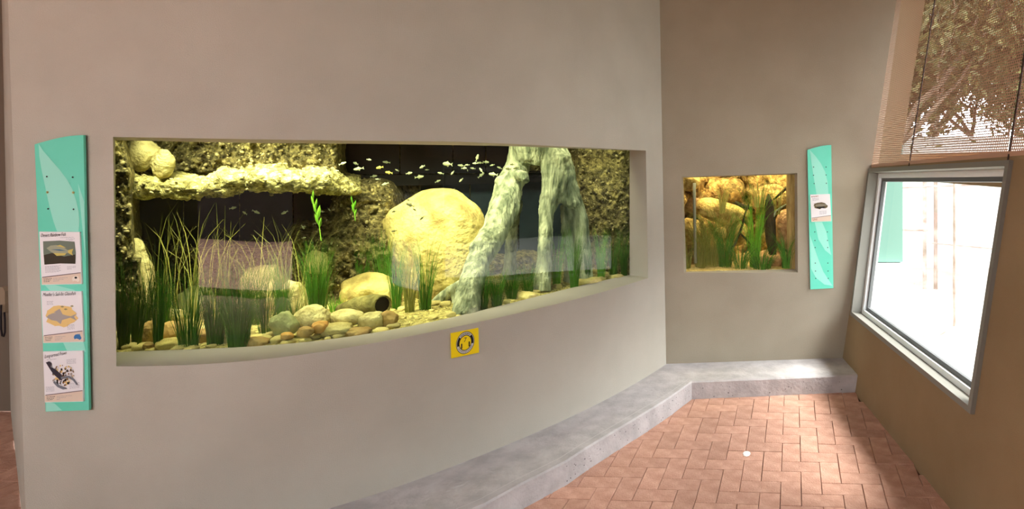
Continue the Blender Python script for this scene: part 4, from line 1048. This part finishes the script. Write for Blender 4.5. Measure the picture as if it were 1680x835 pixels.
stick([(1261, 318, .12), (1262, 335, .12), (1263, 365, .12), (1265, 395, .11), (1268, 418, .1)], [1.5, 7, 10, 9, 6], 'dark_root', DRIFTD, 'dark pointed root stump in the small aquarium')
stick([(1228, 335, .12), (1222, 352, .12), (1218, 370, .11), (1212, 386, .11), (1205, 402, .10), (1196, 412, .1)], [1.2, 1.6, 1.8, 2, 1.8, 1.2], 'driftwood_branch', DRIFTD, 'thin dark branch leaning left in the small aquarium')
stick([(1214, 382, .11), (1224, 392, .11), (1232, 402, .10)], [1.6, 1.8, 1.0], 'driftwood_branch', DRIFTD, 'short dark twig crossing the leaning branch')
stick([(1294, 333, .1), (1282, 340, .1), (1272, 347, .1), (1264, 372, .1), (1257, 390, .1)], [1, 1.4, 1.5, 1.2, .8], 'driftwood_branch', DRIFT, 'thin pale forked twig beside the dark root')
stick([(1264, 385, .1), (1272, 398, .1), (1282, 408, .1), (1293, 412, .1)], [1.2, 2, 2.6, 1.5], 'driftwood_branch', DRIFTD, 'dark twig lying at the foot of the root')
stick([(1290, 308, .15), (1280, 318, .15), (1268, 328, .15)], [2.2, 2, 1.2], 'driftwood_branch', DRIFTD, 'short dark branch near the top of the post')
stick([(1206, 332, .2), (1218, 338, .2), (1232, 342, .2)], [3, 3.4, 2.6], 'driftwood_branch', DRIFTD, 'dark stub poking out above the golden slab')
stick([(1139, 300, .06), (1139, 335, .06), (1140, 380, .06), (1141, 432, .06)], [2.6, 2.6, 2.6, 2.6], 'grey_pipe', mat('grey_pipe', (140, 140, 126), rough=.5), 'slim grey upright pipe at left in small aquarium')
SR = [(1168, 437, 330, 60, 70, REEDO, 'olive grass spreading over the golden slab', .12), (1190, 438, 330, 46, 60, REED, 'green grass in front of the golden slab', .10), (1150, 440, 350, 40, 50, REEDO, 'olive grass at left foot of small aquarium', .08),
      (1128, 442, 380, 22, 24, REEDO, 'sparse grass in the left corner of the small aquarium', .05), (1238, 442, 288, 34, 60, REEDB, 'tall bright grass in the middle of the small aquarium', .10), (1250, 443, 392, 60, 60, REED, 'bushy short grass in the middle of small aquarium', .06),
      (1215, 442, 385, 50, 40, REED, 'short green grass left of the bushy clump', .06), (1184, 350, 285, 24, 24, REEDY, 'straw grass growing above the golden slab', .14), (1290, 440, 370, 34, 40, REED, 'green grass before the tan post', .04), (1246, 340, 280, 40, 30, REEDY, 'yellow grass blades at top of small aquarium', .14),
      (1275, 352, 285, 40, 12, REEDY, 'few arching straw blades at the upper right of small aquarium', .12)]
for (px, py, yt_, w_, n_, m_, lb, D_) in SR: reed(px, py, yt_, w_, n_, m_, lb, tz=SP(px, py, D_), wd=.0016, droop=.4, name='grass_clump')
o = MB()
V = [SW(x0 + .01, .012, h0 - .04), SW(x1 - .01, .012, h0 - .04), SW(x1 - .01, SD - .01, h0 - .04), SW(x0 + .01, SD - .01, h0 - .04)]; V2 = [v + Vector((0, 0, h1 + .1 - h0)) for v in V]
o.hexa(V, V2); o = o.build('water', water_mat('small_tank_water', (.98, .9, .55, 1), .4), SG); o['kind'] = 'stuff'

# lamps over the tanks
for i, px in enumerate((240, 380, 520, 660, 800, 930)):
    a = T(px, .16, 2.02); t = T(px + 20, .3, 0) - T(px - 20, .3, 0)
    area_lamp('tank_lamp', a, .50, .25, [11, 11, 7, 5.5, 7, 6][i], (1.0, .96, .66), (0, .50, -1), spread=88)
for x in (x0 + .2, x1 - .2): area_lamp('small_tank_lamp', SW(x, .2, h1 + .33), .3, .2, 9, (1.0, .84, .48), (0, .45, -1), spread=110)

# ------------------------------------------------------------------ outside
SANDM = mat('pale_sand', (150, 146, 136), (170, 166, 156), rough=.95, nscale=3)
mb = MB(); mb.quad(Vector((-30, -30, -.15)), Vector((40, -30, -.15)), Vector((40, 40, -.15)), Vector((-30, 40, -.15)))
tag(mb.build('ground_outside', SANDM), kind='structure')
WHT = mat('white_render', (232, 232, 228), rough=.9)
mb = MB(); mb.box(1.0, 11, 9.6, 9.8, -.15, 2.0); tag(mb.build('boundary_wall', WHT), 'long white rendered boundary wall outside beyond the posts', 'wall')
mb = MB(); mb.box(.95, 1.42, 5.9, 6.4, .58, 3.0)
th = empty('teal_building', (1.2, 6.1, -.15), 'pale mint building corner on a white base seen through window', 'building'); mb.build('mint_wall', mat('mint_paint', (104, 140, 128), rough=.8), th)
mb = MB(); mb.box(.9, 1.42, 5.8, 6.3, -.15, .57); mb.build('white_base', WHT, th)
mb = MB(); mb.box(.92, 1.2, 5.78, 6.0, -.15, .05); mb.build('grey_plinth', mat('plinth_grey', (120, 134, 122), rough=.8), th)
RUST = mat('rusty_post', (134, 112, 100), (176, 162, 154), rough=.8, nscale=7)
def post(px, z, y0, y1, r, lb):
    b = MB(); b.tube([P(px, y0, z), P(px, max(y1, 274), z)], r, 8); tag(b.build('fence_post', RUST), lb, 'post')
post(1517, 8.0, 482, 180, .028, 'leftmost rust-stained post outside the window')
post(1535, 8.0, 482, 180, .028, 'middle rust-stained post outside the window')
post(1566, 6.2, 542, 120, .018, 'thin nearest post outside the window')
def rail(p, q, r, lb):
    b = MB(); b.tube([p, q], r, 8); tag(b.build('fence_rail', RUST), lb, 'rail')
rail(P(1476, 308, 7.9), P(1600, 303, 7.9), .012, 'upper thin rail between the outside posts')
rail(P(1476, 377, 7.9), P(1522, 378, 7.9), .014, 'short middle rail left of the outside posts')
rail(P(1520, 398, 7.9), P(1650, 410, 7.9), .010, 'lower sloping rail right of the outside posts')
TWG = mat('grey_twig', (120, 110, 98), rough=.9)
for k, (x, y, dx, dy) in enumerate([(1515, 552, 36, -8), (1512, 580, 20, 2), (1590, 545, 20, 4), (1600, 430, 30, -4)]):
    z = F * 1.75 / (y - CY); b = MB(); b.tube([P(x, y, z), P(x + dx * .5, y + 3, z), P(x + dx, y + dy, z + .1)], .006, 6)
    tag(b.build('fallen_twig', TWG), ['long fallen twig on the sand outside', 'short fallen twig on the sand outside', 'fallen twig outside right of the thin post', 'fallen twig outside farthest by the white wall'][k], 'twig')
# trees beyond
BARK = mat('bark', (96, 80, 66), (140, 122, 104), rough=.95, nscale=10, bump=.6, bscale=20)
LEAF = leafm('gum_leaf', (62, 68, 36), (104, 104, 60))
def tree(x, y, H, seed, label):
    rn = random.Random(seed); root = empty('tree', (x, y, -.15), label, 'tree'); b = MB(); tips = []
    def br(p, d, L, r, lv):
        pts = [p]; rad = [r]
        for i in range(4):
            d = (d + Vector((rn.uniform(-.25, .25), rn.uniform(-.25, .25), rn.uniform(-.05, .15)))).normalized(); pts.append(pts[-1] + d * L / 4); rad.append(r * (1 - .14 * (i + 1)))
        b.tube(pts, rad, 7)
        if lv == 0: tips.extend(pts[1:]); return
        for _ in range(4):
            q = rn.choice(pts[2:]); nd = (d + Vector((rn.uniform(-1, 1), rn.uniform(-1, 1), rn.uniform(-.3, .7)))).normalized(); br(q, nd, L * .62, r * .45, lv - 1)
    br(Vector((x, y, -.2)), Vector((rn.uniform(-.1, .1), 0, 1)), H * .6, H * .022, 3)
    b.build('trunk', BARK, root, True)
    f = MB()
    for p in tips:
        for _ in range(27):
            c = p + Vector((rn.gauss(0, .34), rn.gauss(0, .34), rn.gauss(0, .30))); u = Vector((rn.uniform(-1, 1), rn.uniform(-1, 1), rn.uniform(-1, 1))).normalized() * .085; v = u.cross(Vector((rn.uniform(-1, 1), rn.uniform(-1, 1), rn.uniform(-1, 1))))  .normalized() * .03
            f.quad(c - u, c + v, c + u, c - v)
    o = f.build('foliage', LEAF, root); o['kind'] = 'stuff'
tree(1.75, 8.8, 4.6, 3, 'bushy gum tree nearest the screen, seen through its holes')
tree(3.7, 8.3, 5.0, 5, 'gum tree second from the left beyond the screen')
tree(2.6, 11.2, 6.0, 8, 'tall gum tree beyond the white wall, left')
tree(5.4, 11.0, 6.4, 13, 'tall gum tree beyond the white wall, right')
tree(4.9, 7.2, 4.8, 21, 'gum tree at the right beyond the screen')
tree(3.6, 13.2, 7.0, 34, 'farthest gum tree between the two tall ones')
tree(2.5, 10.4, 3.7, 41, 'low young gum tree right behind the white wall, left')
tree(3.9, 10.5, 3.8, 47, 'low young gum tree right behind the white wall, right')

# behind the viewer: brick forecourt, plus dark walls added to tone down glass reflections
mb = MB(); mb.quad(Vector((-14, -12, -.1)), Vector((0, -12, -.1)), Vector((0, -3, -.1)), Vector((-14, -3, -.1)))
tag(mb.build('forecourt_paving', BRICKI), kind='structure')

DKF = mat('reflection_dark', (52, 46, 42), (70, 62, 56), rough=.8, nscale=6)
mb = MB(); mb.box(9.0, 9.15, -7, 9.4, -.15, 3.0); tag(mb.build('reflection_wall_right', DKF), 'unseen dark wall added outside to the right to darken the glass reflections', 'wall')  # added out of view; keeps bright sky out of the mirrored window
mb = MB(); mb.box(-14, 0, -10.2, -10.0, -.1, 3.4); tag(mb.build('reflection_wall_rear', DKF), 'unseen dark wall added behind the brick forecourt to darken the glass reflections', 'wall')  # added out of view; darkens the upper part of the mirrored opening
